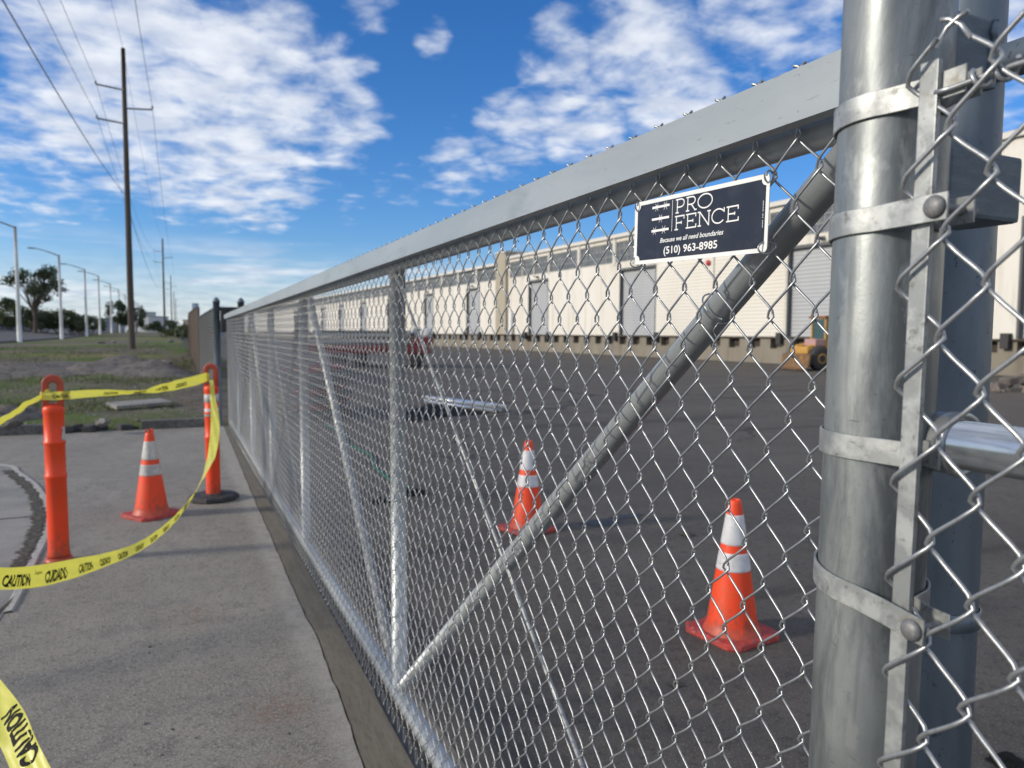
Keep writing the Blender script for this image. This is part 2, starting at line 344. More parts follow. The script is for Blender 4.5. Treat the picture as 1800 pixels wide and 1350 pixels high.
def soil_extra(n, l, co, noise, col, bs):
    def mr(v, a, b):
        q = N(n, 'ShaderNodeMapRange'); l.new(v, q.inputs[0]); q.inputs[1].default_value = a; q.inputs[2].default_value = b; return q.outputs[0]
    q = N(n, 'ShaderNodeMix', data_type='RGBA'); l.new(mr(noise(.22, 5, .65, (1, .45, 1), .4, (2.2, 7.4, 0)), .47, .60), q.inputs['Factor']); l.new(col, q.inputs['A']); q.inputs['B'].default_value = (.085, .13, .025, 1)
    q2 = N(n, 'ShaderNodeMix', data_type='RGBA'); l.new(mr(noise(.08, 4, .6, (1, 1, 1), .2, (8, 1, 0)), .52, .62), q2.inputs['Factor']); l.new(q.outputs['Result'], q2.inputs['A']); q2.inputs['B'].default_value = (.19, .18, .075, 1)
    return q2.outputs['Result']
SOIL = material('dirt_and_weeds', (.135, .115, .092), .95, 0, var=[(1.1, .45, .65, (.18, .158, .13), one), (5, .5, .68, (.085, .072, .058), one), (60, .58, .68, (.17, .16, .145), one)],
                bump=[(3, .8, .08), (25, .9, .03)], extra=soil_extra, spec=.2)
GRASSM = material('weed_green', (.075, .115, .022), .7, 0, var=[(.8, .4, .65, (.125, .13, .045), one)])
STONE = material('grey_stone', (.20, .19, .175), .85, 0, var=[(30, .45, .65, (.13, .125, .115), one)], bump=(60, .5, .004))
MOUNDM = material('dumped_gravelly_soil', (.15, .135, .12), .95, 0, var=[(6, .45, .65, (.07, .064, .058), one), (40, .55, .65, (.19, .18, .165), one)], bump=[(12, .9, .05)])
def siding(n, l, co, noise, col, bs):
    w = N(n, 'ShaderNodeTexWave'); w.bands_direction = 'Z'; w.inputs['Scale'].default_value = 1.6; w.inputs['Distortion'].default_value = 0
    l.new(co, w.inputs['Vector']); b = N(n, 'ShaderNodeBump'); b.inputs['Strength'].default_value = .5; b.inputs['Distance'].default_value = .03
    l.new(w.outputs['Fac'], b.inputs['Height']); l.new(b.outputs[0], bs.inputs['Normal']); return col
CREAM = material('cream_stucco', (.70, .68, .625), .9, 0, var=[(.25, .4, .7, (.64, .605, .535), (1, 1, .3)), (2.5, .52, .72, (.53, .495, .425), (1, 1, .10)), (.9, .58, .72, (.56, .52, .45), (1, 1, .2))], bump=(8, .2, .01))
SIDING = material('cream_lap_siding', (.69, .67, .61), .85, 0, var=[(.3, .4, .7, (.64, .60, .515), (1, 1, .3))], extra=siding)
DOORM = material('grey_rollup_door', (.40, .415, .43), .6, .1, var=[(.6, .4, .7, (.36, .375, .39), (1, 1, .4))], extra=siding)
PILM = material('weathered_firewall', (.40, .36, .28), .9, 0, var=[(1, .4, .7, (.33, .295, .225), (1, 1, .3))])
TRIM = material('pale_trim', (.62, .60, .55), .8)
MUNT = material('grey_window_bars', (.36, .36, .34), .7)
DARKTR = material('dark_frame', (.10, .105, .11), .6)
GLASS = material('dusty_window_glass', (.10, .115, .13), .35, 0, spec=.5, var=[(2.0, .45, .6, (.17, .185, .19), one)])
DOCKC = material('stained_dock_concrete', (.25, .225, .18), .9, 0, var=[(.6, .4, .65, (.19, .17, .135), (1, 1, .3)), (3, .5, .7, (.16, .14, .11), (1, 1, .2))], bump=(5, .4, .03))
DOCKT = material('dark_dock_timber', (.045, .036, .03), .85)
ROOFM = material('grey_roofing', (.30, .30, .29), .9)
WOODP = material('weathered_pole_wood', (.055, .043, .034), .85, 0, var=[(3, .4, .65, (.085, .07, .055), (3, 3, .1))], bump=(20, .3, .01))
LAMPW = material('white_painted_steel', (.62, .63, .62), .5, 0, var=[(2, .5, .7, (.52, .53, .52), one)])
LAMPG = material('grey_lamp_head', (.20, .21, .22), .5)
CABLE = material('grey_cable', (.16, .165, .18), .6)
LEAF = material('dark_green_leaves', (.034, .052, .020), .6, 0, var=[(.8, .4, .65, (.060, .080, .024), one)])
LEAF2 = material('olive_green_leaves', (.075, .098, .026), .6, 0, var=[(.8, .4, .65, (.05, .07, .02), one)])
BARK = material('brown_bark', (.075, .06, .045), .9, bump=(20, .4, .02))
SCREEN = material('dark_green_fence_screen', (.018, .032, .034), .8, 0, var=[(1, .4, .7, (.03, .045, .05), one)])
BOARD = material('weathered_boards', (.15, .115, .085), .9, 0, var=[(3, .4, .65, (.10, .075, .055), (3, 3, .2))])
LYEL = material('loader_yellow', (.50, .28, .055), .5, 0, var=[(3, .5, .7, (.42, .22, .04), one)])
REDP = material('faded_red_paint', (.12, .022, .024), .55, 0, var=[(4, .45, .7, (.20, .03, .03), one)])
PANELD = material('dark_blue_grey_sheet', (.075, .09, .10), .6, .2)
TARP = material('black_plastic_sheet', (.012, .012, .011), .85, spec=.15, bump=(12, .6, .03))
TEALM = material('green_hose_rubber', (.01, .13, .075), .45)
FARM = [material('far_white_wall', (.55, .55, .55), .9), material('far_tan_wall', (.34, .29, .24), .9), material('far_hazed_tower', (.25, .36, .48), .6), material('far_grey_wall', (.28, .30, .33), .9)]  # the tower's blue has distant haze put into its colour
SILV = material('new_silver_pipe', (.70, .72, .73), .3, .8)
SHADOWM = material('shadow_patch', (.022, .021, .020), .5, 0, bump=(80, .4, .002))

# ------------------------------------------------------------------ terrain
def T(x, y):
    ys = [13.0, 17, 28, 38, 60, 95, 115, 135, 160, 220, 3000]; zs = [.11, .20, .44, .58, .60, .62, .80, 1.0, 1.13, 1.2, 1.3]
    z = float(np.interp(y, ys, zs)) if y > 13.0 else 0.0
    if y <= 12.94: z = -.03
    left = min(1, max(0, (2.4-x)/1.9)) if y > 13 else 1
    z = z*left + (-.03)*(1-left)
    if y > 13: z += .085*min(13, max(0, -x-12))*min(1, (y-13)/30)
    if x > 2.4: z = -.03
    return z
xs = sorted(set(list(np.arange(-60, -12, 3.0))+list(np.arange(-12, 3.0, .25))+list(np.arange(3, 40, 4.0))+[-1500, -700, -300, -150, -90, 60, 90, 150, 300, 700, 1500]))
ys = sorted(set(list(np.arange(-60, 12, 6.0))+[12.94, 13.0]+list(np.arange(13.25, 46, .25))+list(np.arange(46, 150, 4.0))+[-600, -200, -100, 170, 200, 240, 300, 400, 600, 1000, 2000, 4000]))
g = MB(); nx = len(xs); V = []
for y in ys:
    for x in xs:
        w = 1 if 13.2 < y < 46 and -12 < x < 1.2 else 0
        z = T(x, y)+w*(.05*sin(x*1.7+y*.9)*sin(y*1.3-x*.6)+.03*sin(x*4.1+2)*sin(y*3.7)+random.uniform(-.015, .015))*min(1, (y-13)/2)
        V.append((x, y, z))
g.add(V, [(j*nx+i, j*nx+i+1, (j+1)*nx+i+1, (j+1)*nx+i) for j in range(len(ys)-1) for i in range(nx-1)], True)
g.build('ground', SOIL, kind='structure')
# yard asphalt
def sheet(name, pts, z, m, sub=None, kind='structure'):
    s = MB(); s.add([(p[0], p[1], z) for p in pts], [tuple(range(len(pts)))]); return s.build(name, m, kind=kind)
sheet('yard_asphalt', [(.875, -40), (32, -40), (27.6, 60), (24.0, 220), (2.45, 220), (2.45, 14.0), (.875, 12.9)], 0.0, ASPH)
# concrete apron west of the gate, with an irregular broken edge along the gate strip
edge = [(.560, -6)]; y = -6.0
base_pts = [(.545, 0), (.555, 2.0), (.566, 2.40), (.592, 3.0), (.612, 3.74), (.603, 4.2), (.606, 4.77), (.616, 5.6), (.622, 7.0), (.65, 9.6), (.672, 12.0), (.68, 12.86)]
yy = np.arange(0, 12.86, .05); bx = np.interp(yy, [p[1] for p in base_pts], [p[0] for p in base_pts])
edge += [(float(a)+random.uniform(-.002, .002)+.0022*sin(b*9)+.0012*sin(b*23), float(b)) for a, b in zip(bx, yy)]+[(.68, 12.86)]
s = MB(); s.add([(-30, -6, 0)]+[(a, b, 0) for a, b in edge]+[(-30, 12.86, 0)], [tuple(range(len(edge)+2))]); s.build('concrete_apron', CONC, kind='structure')
s = MB()
P = [(a+.0062+.002*sin(b*31), b) for a, b in edge]
vs = [(a, b, -.003) for a, b in P]+[(.742 if b > 3 else .735, b, -.003) for a, b in P]; n_ = len(P)
s.add(vs, [(i, i+n_, i+1+n_, i+1) for i in range(n_-1)])
for xx0, zz0 in (( .742, -.003),):
    s.add([(P[i][0], P[i][1], -.003) for i in range(n_)]+[(P[i][0], P[i][1], -.05) for i in range(n_)], [(i, i+1, i+1+n_, i+n_) for i in range(n_-1)])
    r_ = [(.742 if b > 3 else .735, b) for a, b in P]
    s.add([(a, b, -.003) for a, b in r_]+[(a, b, -.07) for a, b in r_], [(i+1, i, i+n_, i+1+n_) for i in range(n_-1)])
s.build('gate_strip', STRIPM, kind='structure')
s = MB(); a_ = edge
s.add([(a, b, 0) for a, b in a_]+[(a, b, -.05) for a, b in a_], [(i, i+1, i+1+len(a_), i+len(a_)) for i in range(len(a_)-1)]); s.build('apron_edge', CONC, kind='structure')
s = MB(); s.box((.738, -6, -.08), (.776, 12.9, -.017)); s.build('channel_ledge', material('dark_ledge_concrete', (.075, .075, .075), .8, var=[(20, .45, .65, (.11, .108, .10), one)], bump=(80, .4, .003)), kind='structure')
s = MB(); s.box((.50, -6, -.09), (.90, 12.9, -.045)); s.build('gate_channel', material('dark_channel_soil', (.03, .028, .026), .95, bump=(60, .8, .01)), kind='structure')  # near-black soil along the bottom of the gate channel
s = MB(); n2 = 260; L = [(.848+.006*sin(i*.61)+.004*sin(i*1.7+1), -6+i*18.9/n2) for i in range(n2+1)]
s.add([(a, b, .003) for a, b in L]+[(.90, b, .003) for a, b in L]+[(a, b, -.05) for a, b in L], [(i, i+n2+1, i+n2+2, i+1) for i in range(n2)]+[(i, i+1, i+1+2*(n2+1), i+2*(n2+1)) for i in range(n2)])
s.build('yard_edge_concrete', material('broken_edge_concrete', (.15, .135, .115), .9, var=[(20, .45, .65, (.22, .20, .175), one)], bump=(80, .5, .004)), kind='structure')
# pale gutter slab with curved rim at the far left
cv = [(-4.5, 11.3), (-3.0, 10.85), (-1.852, 9.995), (-1.585, 9.363), (-1.303, 8.506), (-1.096, 7.622), (-.984, 6.982), (-.933, 6.355), (-.913, 5.746), (-.90, 5.3), (-.885, 4.9), (-.90, 4.4), (-1.0, 3.9), (-1.3, 3.2), (-2.0, 2.4), (-3.2, 1.8)]
def catmull(P, n=8):
    P = [np.array(p, float) for p in P]; P = [2*P[0]-P[1]]+P+[2*P[-1]-P[-2]]; out = []
    for i in range(1, len(P)-2):
        for k in range(n):
            t = k/n; out.append(.5*((2*P[i])+(-P[i-1]+P[i+1])*t+(2*P[i-1]-5*P[i]+4*P[i+1]-P[i+2])*t*t+(-P[i-1]+3*P[i]-3*P[i+1]+P[i+2])*t**3))
    out.append(P[-2]); return out
cvs = catmull(cv, 10)
s = MB(); s.add([(-30, 11.3, .004)]+[(p[0], p[1], .004) for p in cvs]+[(-30, 1.8, .004)], [tuple(range(len(cvs)+2))]); s.build('gutter_slab', SLABM, kind='structure')
def strip_along(P, off0, off1, z, jit=0.0):
    P = np.array([p[:2] for p in P]); Tn = np.gradient(P, axis=0); Tn /= np.linalg.norm(Tn, axis=1)[:, None]; Nn = np.stack([Tn[:, 1], -Tn[:, 0]], 1)
    a = P+Nn*(off0+jit*rng.uniform(-1, 1, len(P)))[:, None] if jit else P+Nn*off0
    b = P+Nn*(off1+jit*rng.uniform(-1, 1, len(P)))[:, None] if jit else P+Nn*off1
    n = len(P); vs = [(p[0], p[1], z) for p in a]+[(p[0], p[1], z) for p in b]
    return vs, [(i, i+n, i+n+1, i+1) for i in range(n-1)]
cut = [p for p in cvs if p[1] > 4.7]
s = MB()
for o0, o1, z0, z1 in ((.00, .035, .008, .012), (-.012, .00, .004, .008), (.035, .045, .012, .001)):
    Pn = np.array([p[:2] for p in cut]); Tn = np.gradient(Pn, axis=0); Tn /= np.linalg.norm(Tn, axis=1)[:, None]; Nn = -np.stack([Tn[:, 1], -Tn[:, 0]], 1)
    a = Pn+Nn*o0; b = Pn+Nn*o1; n = len(Pn)
    s.add([(p[0], p[1], z0) for p in a]+[(p[0], p[1], z1) for p in b], [(i, i+1, i+n+1, i+n) for i in range(n-1)], True)
s.build('gutter_lip', LIPM, kind='structure')
fine = catmull([tuple(p) for p in cut[::4]], 12)
vs, fs = strip_along([p for p in fine if 5.2 < p[1] < 9.6], .015, .10, .0085, .03); s = MB(); s.add(vs, fs)
s.build('gutter_dirt', DIRTM, kind='structure')
s = MB()
s.box((-3.6, 7.085, .0045), (-1.10, 7.10, .0088)); J = [(-.885+.0, 4.95), (-.93, 4.6), (-1.02, 4.1), (-1.15, 3.6), (-1.5, 2.9)]
vs, fs = strip_along(catmull([(-.86, 5.02)]+J[1:], 12), -.012, .010, .0088, .004); s.add(vs, fs); s.build('slab_joint', DIRTM, kind='structure')
# dark sheets standing in for the cone's shadow patches on the yard
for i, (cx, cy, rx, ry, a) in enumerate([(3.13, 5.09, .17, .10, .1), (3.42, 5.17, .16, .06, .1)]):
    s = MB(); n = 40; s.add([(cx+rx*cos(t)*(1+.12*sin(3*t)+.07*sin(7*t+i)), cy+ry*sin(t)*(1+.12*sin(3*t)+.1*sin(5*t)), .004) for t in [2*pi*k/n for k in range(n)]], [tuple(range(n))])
    s.build('shadow_patch', SHADOWM, kind='structure')

# far kerb with a broken place
kb = thing('concrete_kerb', 'dark weathered concrete kerb at the far edge of the apron, broken in the middle', 'kerb', (0, 12.9, 0))
for i, (x0, x1, dz) in enumerate([(-14, -6.2, 0), (-6.17, -2.6, .004), (-2.57, -1.72, .01), (-.52, .60, 0.012)]):
    s = MB(); s.box((x0, -.09, -.05), (x1, .09, .125+dz), .02); s.build('kerb_stone', KERBM, kb)
s = MB()
for k in range(16):
    cx = random.uniform(-1.66, -.6); r = random.uniform(.04, .12)
    M_ = Matrix.Translation((cx, random.uniform(-.10, .10), r*.35))@Matrix.Rotation(random.uniform(0, 3), 4, 'Z')@Matrix.Rotation(random.uniform(-.5, .5), 4, 'X')
    s.box((-r, -r*.7, -r*.5), (r, r*.7, r*.5), r*.2, M_)
s.build('broken_chunk', material('dark_broken_concrete', (.05, .05, .05), .95, bump=(30, .5, .01)), kb)

# road and its far verge
s = MB(); yr = list(range(20, 420, 6)); n = len(yr)
def road_z(x, y): return T(x, y)+.05
s.add([(x_, y, road_z(x_, y)) for x_ in (-11.7, -12.0, -18.0, -24.5) for y in yr], [(q*n+i, q*n+i+1, q*n+i+n+1, q*n+i+n) for q in range(3) for i in range(n-1)], True); s.build('road', ROADM, kind='structure')
s = MB()
s.add([(-11.35, y, road_z(-11.5, y)+.10) for y in yr]+[(-11.7, y, road_z(-11.5, y)+.10) for y in yr], [(i, i+1, i+n+1, i+n) for i in range(n-1)])
s.add([(-11.7, y, road_z(-11.5, y)+.10) for y in yr]+[(-11.7, y, road_z(-11.5, y)-.01) for y in yr], [(i, i+1, i+n+1, i+n) for i in range(n-1)])
s.add([(-11.35, y, road_z(-11.5, y)+.10) for y in yr]+[(-11.35, y, road_z(-11.5, y)-.2) for y in yr], [(i+1, i, i+n, i+n+1) for i in range(n-1)]); s.build('road_kerb', KERBM, kind='structure')

# ------------------------------------------------------------------ the chain-link weave
def weave(mb, x, y0, ph, ncol, z_even, z_odd, pv, zbot, ztop, B, r, e=.0035, first_B=None, lod=None, dirn=1, ytop=None, topgap=.012, botloop=True, first_e=None):
    """wire j spans column j to j+1 at y0+dirn*ph*j; even columns have knots at z_even+n*pv"""
    for j in range(ncol):
        ya, yb = y0+dirn*ph*j, y0+dirn*ph*(j+1)
        za = z_even if j % 2 == 0 else z_odd
        y_m = abs(ya)
        npp, seg = lod(y_m) if lod else (14, 8)
        zmax = ztop(ya) if callable(ztop) else ztop
        zbase = za-math.ceil((za-zbot)/pv)*pv
        nper = int((zmax-zbase)/pv)+2
        t = np.linspace(0, nper, nper*npp+1)
        z = zbase+t*pv
        fr = t % 1.0
        tri = np.where(fr < .5, fr*2, 2-fr*2)                   # 0 at left column, 1 at right column
        lo = -e; hi = ph+e
        if first_e is not None and j == 0: lo = -first_e
        s_ = lo+(hi-lo)*(.5-.5*np.cos(pi*np.clip(tri, 0, 1)))*.42+(hi-lo)*tri*.58
        Bj = (first_B if (first_B is not None and j == 0) else B)
        dep = Bj*np.sin(2*pi*fr)                                 # one diagonal in front, the other behind
        dep = -dirn*np.sign(dep)*np.minimum(abs(dep)*1.6, Bj)
        if npp >= 8:                                             # hand-woven irregularity
            s_ = s_+.0010*np.sin(t*2.1+j*1.7)+.0006*np.sin(t*5.3+j)
        yy_ = ya+dirn*s_
        k = (z >= zbot-1e-6) & (z <= zmax+1e-6)
        Pn = np.stack([x-dep, yy_, z], 1)[k]
        if len(Pn) < 3: continue
        mb.tube(Pn, r, seg, (1, 0, 0))
gate_top = lambda y: 1.862-.0058*(y-.6)

# ------------------------------------------------------------------ sliding gate
gate = thing('sliding_gate', 'long chain-link sliding gate with a flat grey painted top bar, receding from the thick post', 'gate', (.727, 6.5, 0))
Go = Vector((.727, 6.5, 0))
def gp(o): o.location = -Go; return o
YE = 12.35
def along(mb, x0, x1, z0, z1, ya, yb, n=6, slope=True, cap=True):
    ys_ = np.linspace(ya, yb, n); vs = []; fs = []
    for q in ys_:
        d = gate_top(q)-gate_top(.6) if slope else 0
        vs += [(x0, q, z0+d), (x1, q, z0+d), (x1, q, z1+d), (x0, q, z1+d)]
    for i in range(n-1):
        for k in range(4):
            a, b = i*4+k, i*4+(k+1) % 4; fs.append((a, a+4, b+4, b))
    fs.append((0, 1, 2, 3)); fs.append(tuple((n-1)*4+k for k in (3, 2, 1, 0)))
    mb.add(vs, fs)
s = MB(); along(s, .694, .7165, 1.7945, 1.858, .60, YE); gp(s.build('top_bar', PAINTBAR, gate)).data.polygons[0].use_smooth = False
s = MB(); s.tube([(.757, q, 1.7950+gate_top(q)-gate_top(.6)) for q in np.linspace(.62, YE, 12)], .0235, 20); gp(s.build('top_pipe', GALV_B, gate))
s = MB(); s.tube([(.764, q, .128) for q in np.linspace(.62, YE, 12)], .030, 24); gp(s.build('bottom_pipe', GALV_B, gate))
POSTY = [.66, 2.732, 5.006, 6.812, 8.656, 10.5, 12.3]
for i, py in enumerate(POSTY):
    s = MB(); r = .030 if i else .024
    s.tube([(.766, py, .16), (.766, py, 1.79+gate_top(py)-gate_top(.6))], r if i < 6 else .035, 20); gp(s.build('gate_upright', GALV_B, gate))
def brace(a, b, r, m=GALV, nm='diagonal_brace'):
    s = MB(); s.tube([a, b], r, 16, (0, 1, 0) if abs(a[1]-b[1]) < .01 else (1, 0, 0)); return gp(s.build(nm, m, gate))
brace((.768, .668, 1.765), (.768, 2.70, .165), .0235, GALV_B)
brace((.766, 4.74, 1.755), (.766, 2.80, .185), .0205, BANDM)
brace((.766, 5.05, 1.74), (.766, 6.78, .185), .0205)
brace((.766, 8.60, 1.72), (.766, 6.85, .185), .0205, BANDM)
brace((.766, 8.70, 1.72), (.766, 10.46, .185), .0205)
brace((.766, 12.2, 1.70), (.766, 10.54, .185), .0205)
for a, b in (((.752, 2.70, 1.75), (.752, .73, .19)), ((.752, 6.77, 1.74), (.752, 5.05, .19))):
    brace(a, b, .0050, BANDM, 'truss_rod')
# fabric
s = MB(); PH, PV = .0375, .0915
lod = lambda y: (12, 7) if y < 2.0 else ((10, 5) if y < 4 else ((8, 4) if y < 7.5 else (6, 3)))
weave(s, .727, .725-PH*2, PH, int((YE-.66)/PH), 1.695, 1.741, PV, .074, lambda y: gate_top(y)+.006, .0046, .00175, .0044, lod=lod)
# barbed selvage above the bar, knuckled loops below
k = 0; y = .725-PH*2
while y < YE-.05:
    zt = gate_top(y)+.001
    if k % 2 == 0:
        sg = 5 if y < 4 else 3
        for sg_ in (-1, 1):
            pts = [(.727+.003*sg_, y-sg_*.014, zt-.010), (.727+.0022*sg_, y-sg_*.006, zt+.003), (.727-.0018*sg_, y+sg_*.001, zt+.011), (.727-.001*sg_, y+sg_*.009, zt+.014)]
            s.tube(pts, .0021, sg)
    zb = .074+((1.695-.074) % PV if k % 2 == 0 else (1.741-.074) % PV)
    if k % 2 == 0:
        zz_ = .060
        pts = [(.7245+.0065*sin(a*1.0), y+.0088*sin(a), zz_+.010-.030*cos(a)) for a in np.linspace(-2.9, 2.9, 10)]
        s.tube(pts, .0018, 5 if y < 4 else 3)
    y += PH; k += 1
gp(s.build('chain_link_mesh', WIRE, gate))
# hand-twisted wire ties
def tie(cx, cy, cz, r, ax, parent, off, name='wire_tie', m=WIRE):
    s = MB(); a1 = np.cross(ax, (1, 0, 0)); a1 = a1/np.linalg.norm(a1); a2 = np.cross(ax, a1); a2 = a2/np.linalg.norm(a2); ax = np.array(ax)/np.linalg.norm(ax)
    pts = [np.array((cx, cy, cz))+a1*cos(t)*r+a2*sin(t)*r+ax*(.010*t/6.28-.005) for t in np.linspace(.3, 6.6, 20)]
    pts += [pts[-1]+np.array((-.006, .004, -.012)), pts[-1]+np.array((-.004, -.004, -.022))]
    s.tube(pts, .0014, 6, (.3, .5, .8)); o = s.build(name, m, parent); o.location = -Vector(off); return o
bd = np.array((0, 2.05, -1.58)); bd /= np.linalg.norm(bd)
for t in (.12, .30, .47, .63, .80, .93):
    cy = .668+t*2.03; cz = 1.765-t*1.58; tie(.762, cy, cz, .0275, tuple(bd), gate, Go)
for z in (.45, .9, 1.2, 1.5): tie(.756, 2.732, z, .036, (0, 0, 1), gate, Go)
for yy_ in (1.03, 1.6, 2.2): tie(.756, yy_, 1.80, .030, (0, 1, 0), gate, Go)
for yy_ in (2.3, 2.0, 3.0, 3.6): tie(.758, yy_, .128, .036, (0, 1, 0), gate, Go)

# ------------------------------------------------------------------ company sign
sg = thing('company_sign', 'small dark slate sign with white border and white lettering wired to the gate mesh', 'sign', (.708, 1.063, 1.6475))
sg.rotation_euler = Matrix(((0, 0, -1), (-1, 0, 0), (0, 1, 0))).to_euler()   # local x -> -Y, local y -> +Z, local z -> -X
sg.rotation_euler = (Matrix(((0, 0, -1), (-1, 0, 0), (0, 1, 0)))@Matrix.Rotation(-.0245, 3, 'Z')@Matrix.Rotation(radians(1.0), 3, 'Y')).to_euler()
sg.location = (.709, 1.063, 1.6505)
WS, HS = .3045, .1025
def outline(w, h, r, x0=0, y0=0, inv=False, n=6):
    pts = []
    for cx, cy, a0 in ((w-r, r, -90), (w-r, h-r, 0), (r, h-r, 90), (r, r, 180)):
        for k in range(n+1):
            a = radians(a0+90*k/n); pts.append((x0+cx+r*cos(a), y0+cy+r*sin(a)))
    return pts
def prism(mb, pts, z0, z1, M=None):
    n = len(pts); vs = [(p[0], p[1], z0) for p in pts]+[(p[0], p[1], z1) for p in pts]
    if M is not None: vs = [tuple(M@Vector(v)) for v in vs]
    mb.add(vs, [tuple(range(n))[::-1], tuple(range(n, 2*n))]+[(i, (i+1) % n, (i+1) % n+n, i+n) for i in range(n)])
s = MB(); prism(s, outline(WS, HS, .007), 0, .0012); s.build('sign_plate', WHITE, sg)
bx0, by0, bw, bh = .0085, .0062, WS-.0145, HS-.0125
cr_ = .0085; ip = []
for cx, cy, a0, a1 in ((bx0, by0, 90, 0), (bx0+bw, by0, 180, 90), (bx0+bw, by0+bh, 270, 180), (bx0, by0+bh, 360, 270)):
    for k in range(9):
        a = radians(a0+(a1-a0)*k/8); ip.append((cx+cr_*cos(a), cy+cr_*sin(a)))
# order corners so the outline runs anticlockwise with scooped corners
ipo = []
for (cx, cy), (a0, a1) in zip(((bx0, by0), (bx0+bw, by0), (bx0+bw, by0+bh), (bx0, by0+bh)), ((90, 0), (180, 90), (270, 180), (360, 270))):
    for k in range(9):
        a = radians(a0+(a1-a0)*k/8); ipo.append((cx+cr_*cos(a), cy+cr_*sin(a)))
s = MB(); prism(s, ipo, .0012, .00155); s.build('sign_face', SIGNBG, sg)
class Strokes:
    def __init__(s): s.mb = MB(); s.z = .0016
    def bar(s, x0, y0, x1, y1, w, w2=None):
        w2 = w if w2 is None else w2; d = np.array((x1-x0, y1-y0)); L = np.linalg.norm(d); n = np.array((-d[1], d[0]))/L
        s.z += .000012; a = np.array((x0, y0)); b = np.array((x1, y1)); q = [a-n*w/2, b-n*w2/2, b+n*w2/2, a+n*w/2]
        s.mb.add([(p[0], p[1], s.z) for p in q], [(0, 1, 2, 3)])
    def arc(s, cx, cy, rx, ry, a0, a1, w, n=28):
        s.z += .000012; an = np.radians(np.linspace(a0, a1, n+1)); vs = []
        for k in (-.5, .5): vs += [(cx+(rx+k*w)*cos(a), cy+(ry+k*w)*sin(a), s.z) for a in an]
        s.mb.add(vs, [(i, i+n+1, i+n+2, i+1) if a1 < a0 else (i+n+1, i, i+1, i+n+2) for i in range(n)])
mm = .001
def letter(S, ch, x, y, w, h, t):
    B_ = lambda a, b, c, d, q=t: S.bar(x+a, y+b, x+c, y+d, q)
    sf = t*1.5                                                  # slab serif half length
    if ch == 'P':
        B_(w*.24, 0, w*.24, h); B_(w*.24-sf*1.3, t/2, w*.24+sf*1.3, t/2); B_(w*.24-sf*1.3, h-t/2, w*.6, h-t/2); B_(w*.24, h*.42, w*.6, h*.42)
        S.arc(x+w*.6, y+(h-t/2+h*.42)/2, w*.36-t/2, (h-t/2-h*.42)/2, -90, 90, t)
    if ch == 'R':
        B_(w*.24, 0, w*.24, h); B_(w*.24-sf*1.3, t/2, w*.24+sf*1.3, t/2); B_(w*.24-sf*1.3, h-t/2, w*.6, h-t/2); B_(w*.24, h*.46, w*.6, h*.46)
        S.arc(x+w*.6, y+(h-t/2+h*.46)/2, w*.34-t/2, (h-t/2-h*.46)/2, -90, 90, t); B_(w*.56, h*.46, w*.90, t*.5); B_(w*.84, t/2, w*1.06, t/2)
    if ch == 'O': S.arc(x+w/2, y+h/2, w/2-t/2, h/2-t/2, 0, 360, t, 48)
    if ch == 'C':
        S.arc(x+w/2, y+h/2, w/2-t/2, h/2-t/2, 38, 322, t, 40); B_(w*.91, h*.70, w*.91, h*1.0)
    if ch in 'FE':
        B_(w*.22, 0, w*.22, h); B_(w*.22-sf*1.3, h-t/2, w*.95, h-t/2); B_(w*.95-t/2, h-t*.1, w*.95-t/2, h*.74)
        B_(w*.22, h*.5, w*.68, h*.5); B_(w*.68, h*.40, w*.68, h*.60)
        if ch == 'E': B_(w*.22-sf*1.3, t/2, w*.98, t/2); B_(w*.98-t/2, t*.1, w*.98-t/2, h*.26)
        else: B_(w*.22-sf*1.3, t/2, w*.22+sf*1.6, t/2)
    if ch == 'N':
        B_(w*.18, 0, w*.18, h); B_(w*.82, 0, w*.82, h); B_(w*.18, h-t*.3, w*.82, t*.3); B_(w*.18-sf*1.3, t/2, w*.18+sf*1.2, t/2)
        B_(w*.18-sf*1.6, h-t/2, w*.20, h-t/2); B_(w*.82-sf*1.2, h-t/2, w*.82+sf*1.2, h-t/2)
S = Strokes()
for ch, x, w in (('P', 107.5, 24), ('R', 132, 26), ('O', 161, 33.5)): letter(S, ch, x*mm, 72.3*mm, w*mm, 22*mm, 2.0*mm)
for ch, x, w in (('F', 106.5, 26.5), ('E', 133.5, 27), ('N', 161.5, 32), ('C', 193.5, 29), ('E', 222.5, 28)): letter(S, ch, x*mm, 46.8*mm, w*mm, 22*mm, 2.0*mm)
S.bar(101.8*mm, 46.5*mm, 101.8*mm, 94.5*mm, .9*mm)
for yb_, stars in ((88.2, (61.5, 84.0)), (69.5, (72.3,)), (51.0, (57.5, 81.8))):
    S.bar(49.5*mm, yb_*mm, 94.3*mm, yb_*mm, 3.6*mm)
    for sx in stars:
        for a in (58, 122, 20, 160):
            L_ = 7.6 if a in (58, 122) else 6.0
            for sn in (1, -1):
                S.bar(sx*mm, yb_*mm, (sx+sn*L_*cos(radians(a)))*mm, (yb_+sn*L_*sin(radians(a)))*mm, 1.7*mm, .3*mm)
S.mb.build('sign_lettering', WPRINT, sg)
S = Strokes()
for k in range(17):
    if k in (5, 9): continue
    S.bar(295.0*mm, (33+k*2.1)*mm, 295.0*mm, (34.3+k*2.1)*mm, 1.1*mm)
S.mb.build('fine_print', WPRINT, sg)
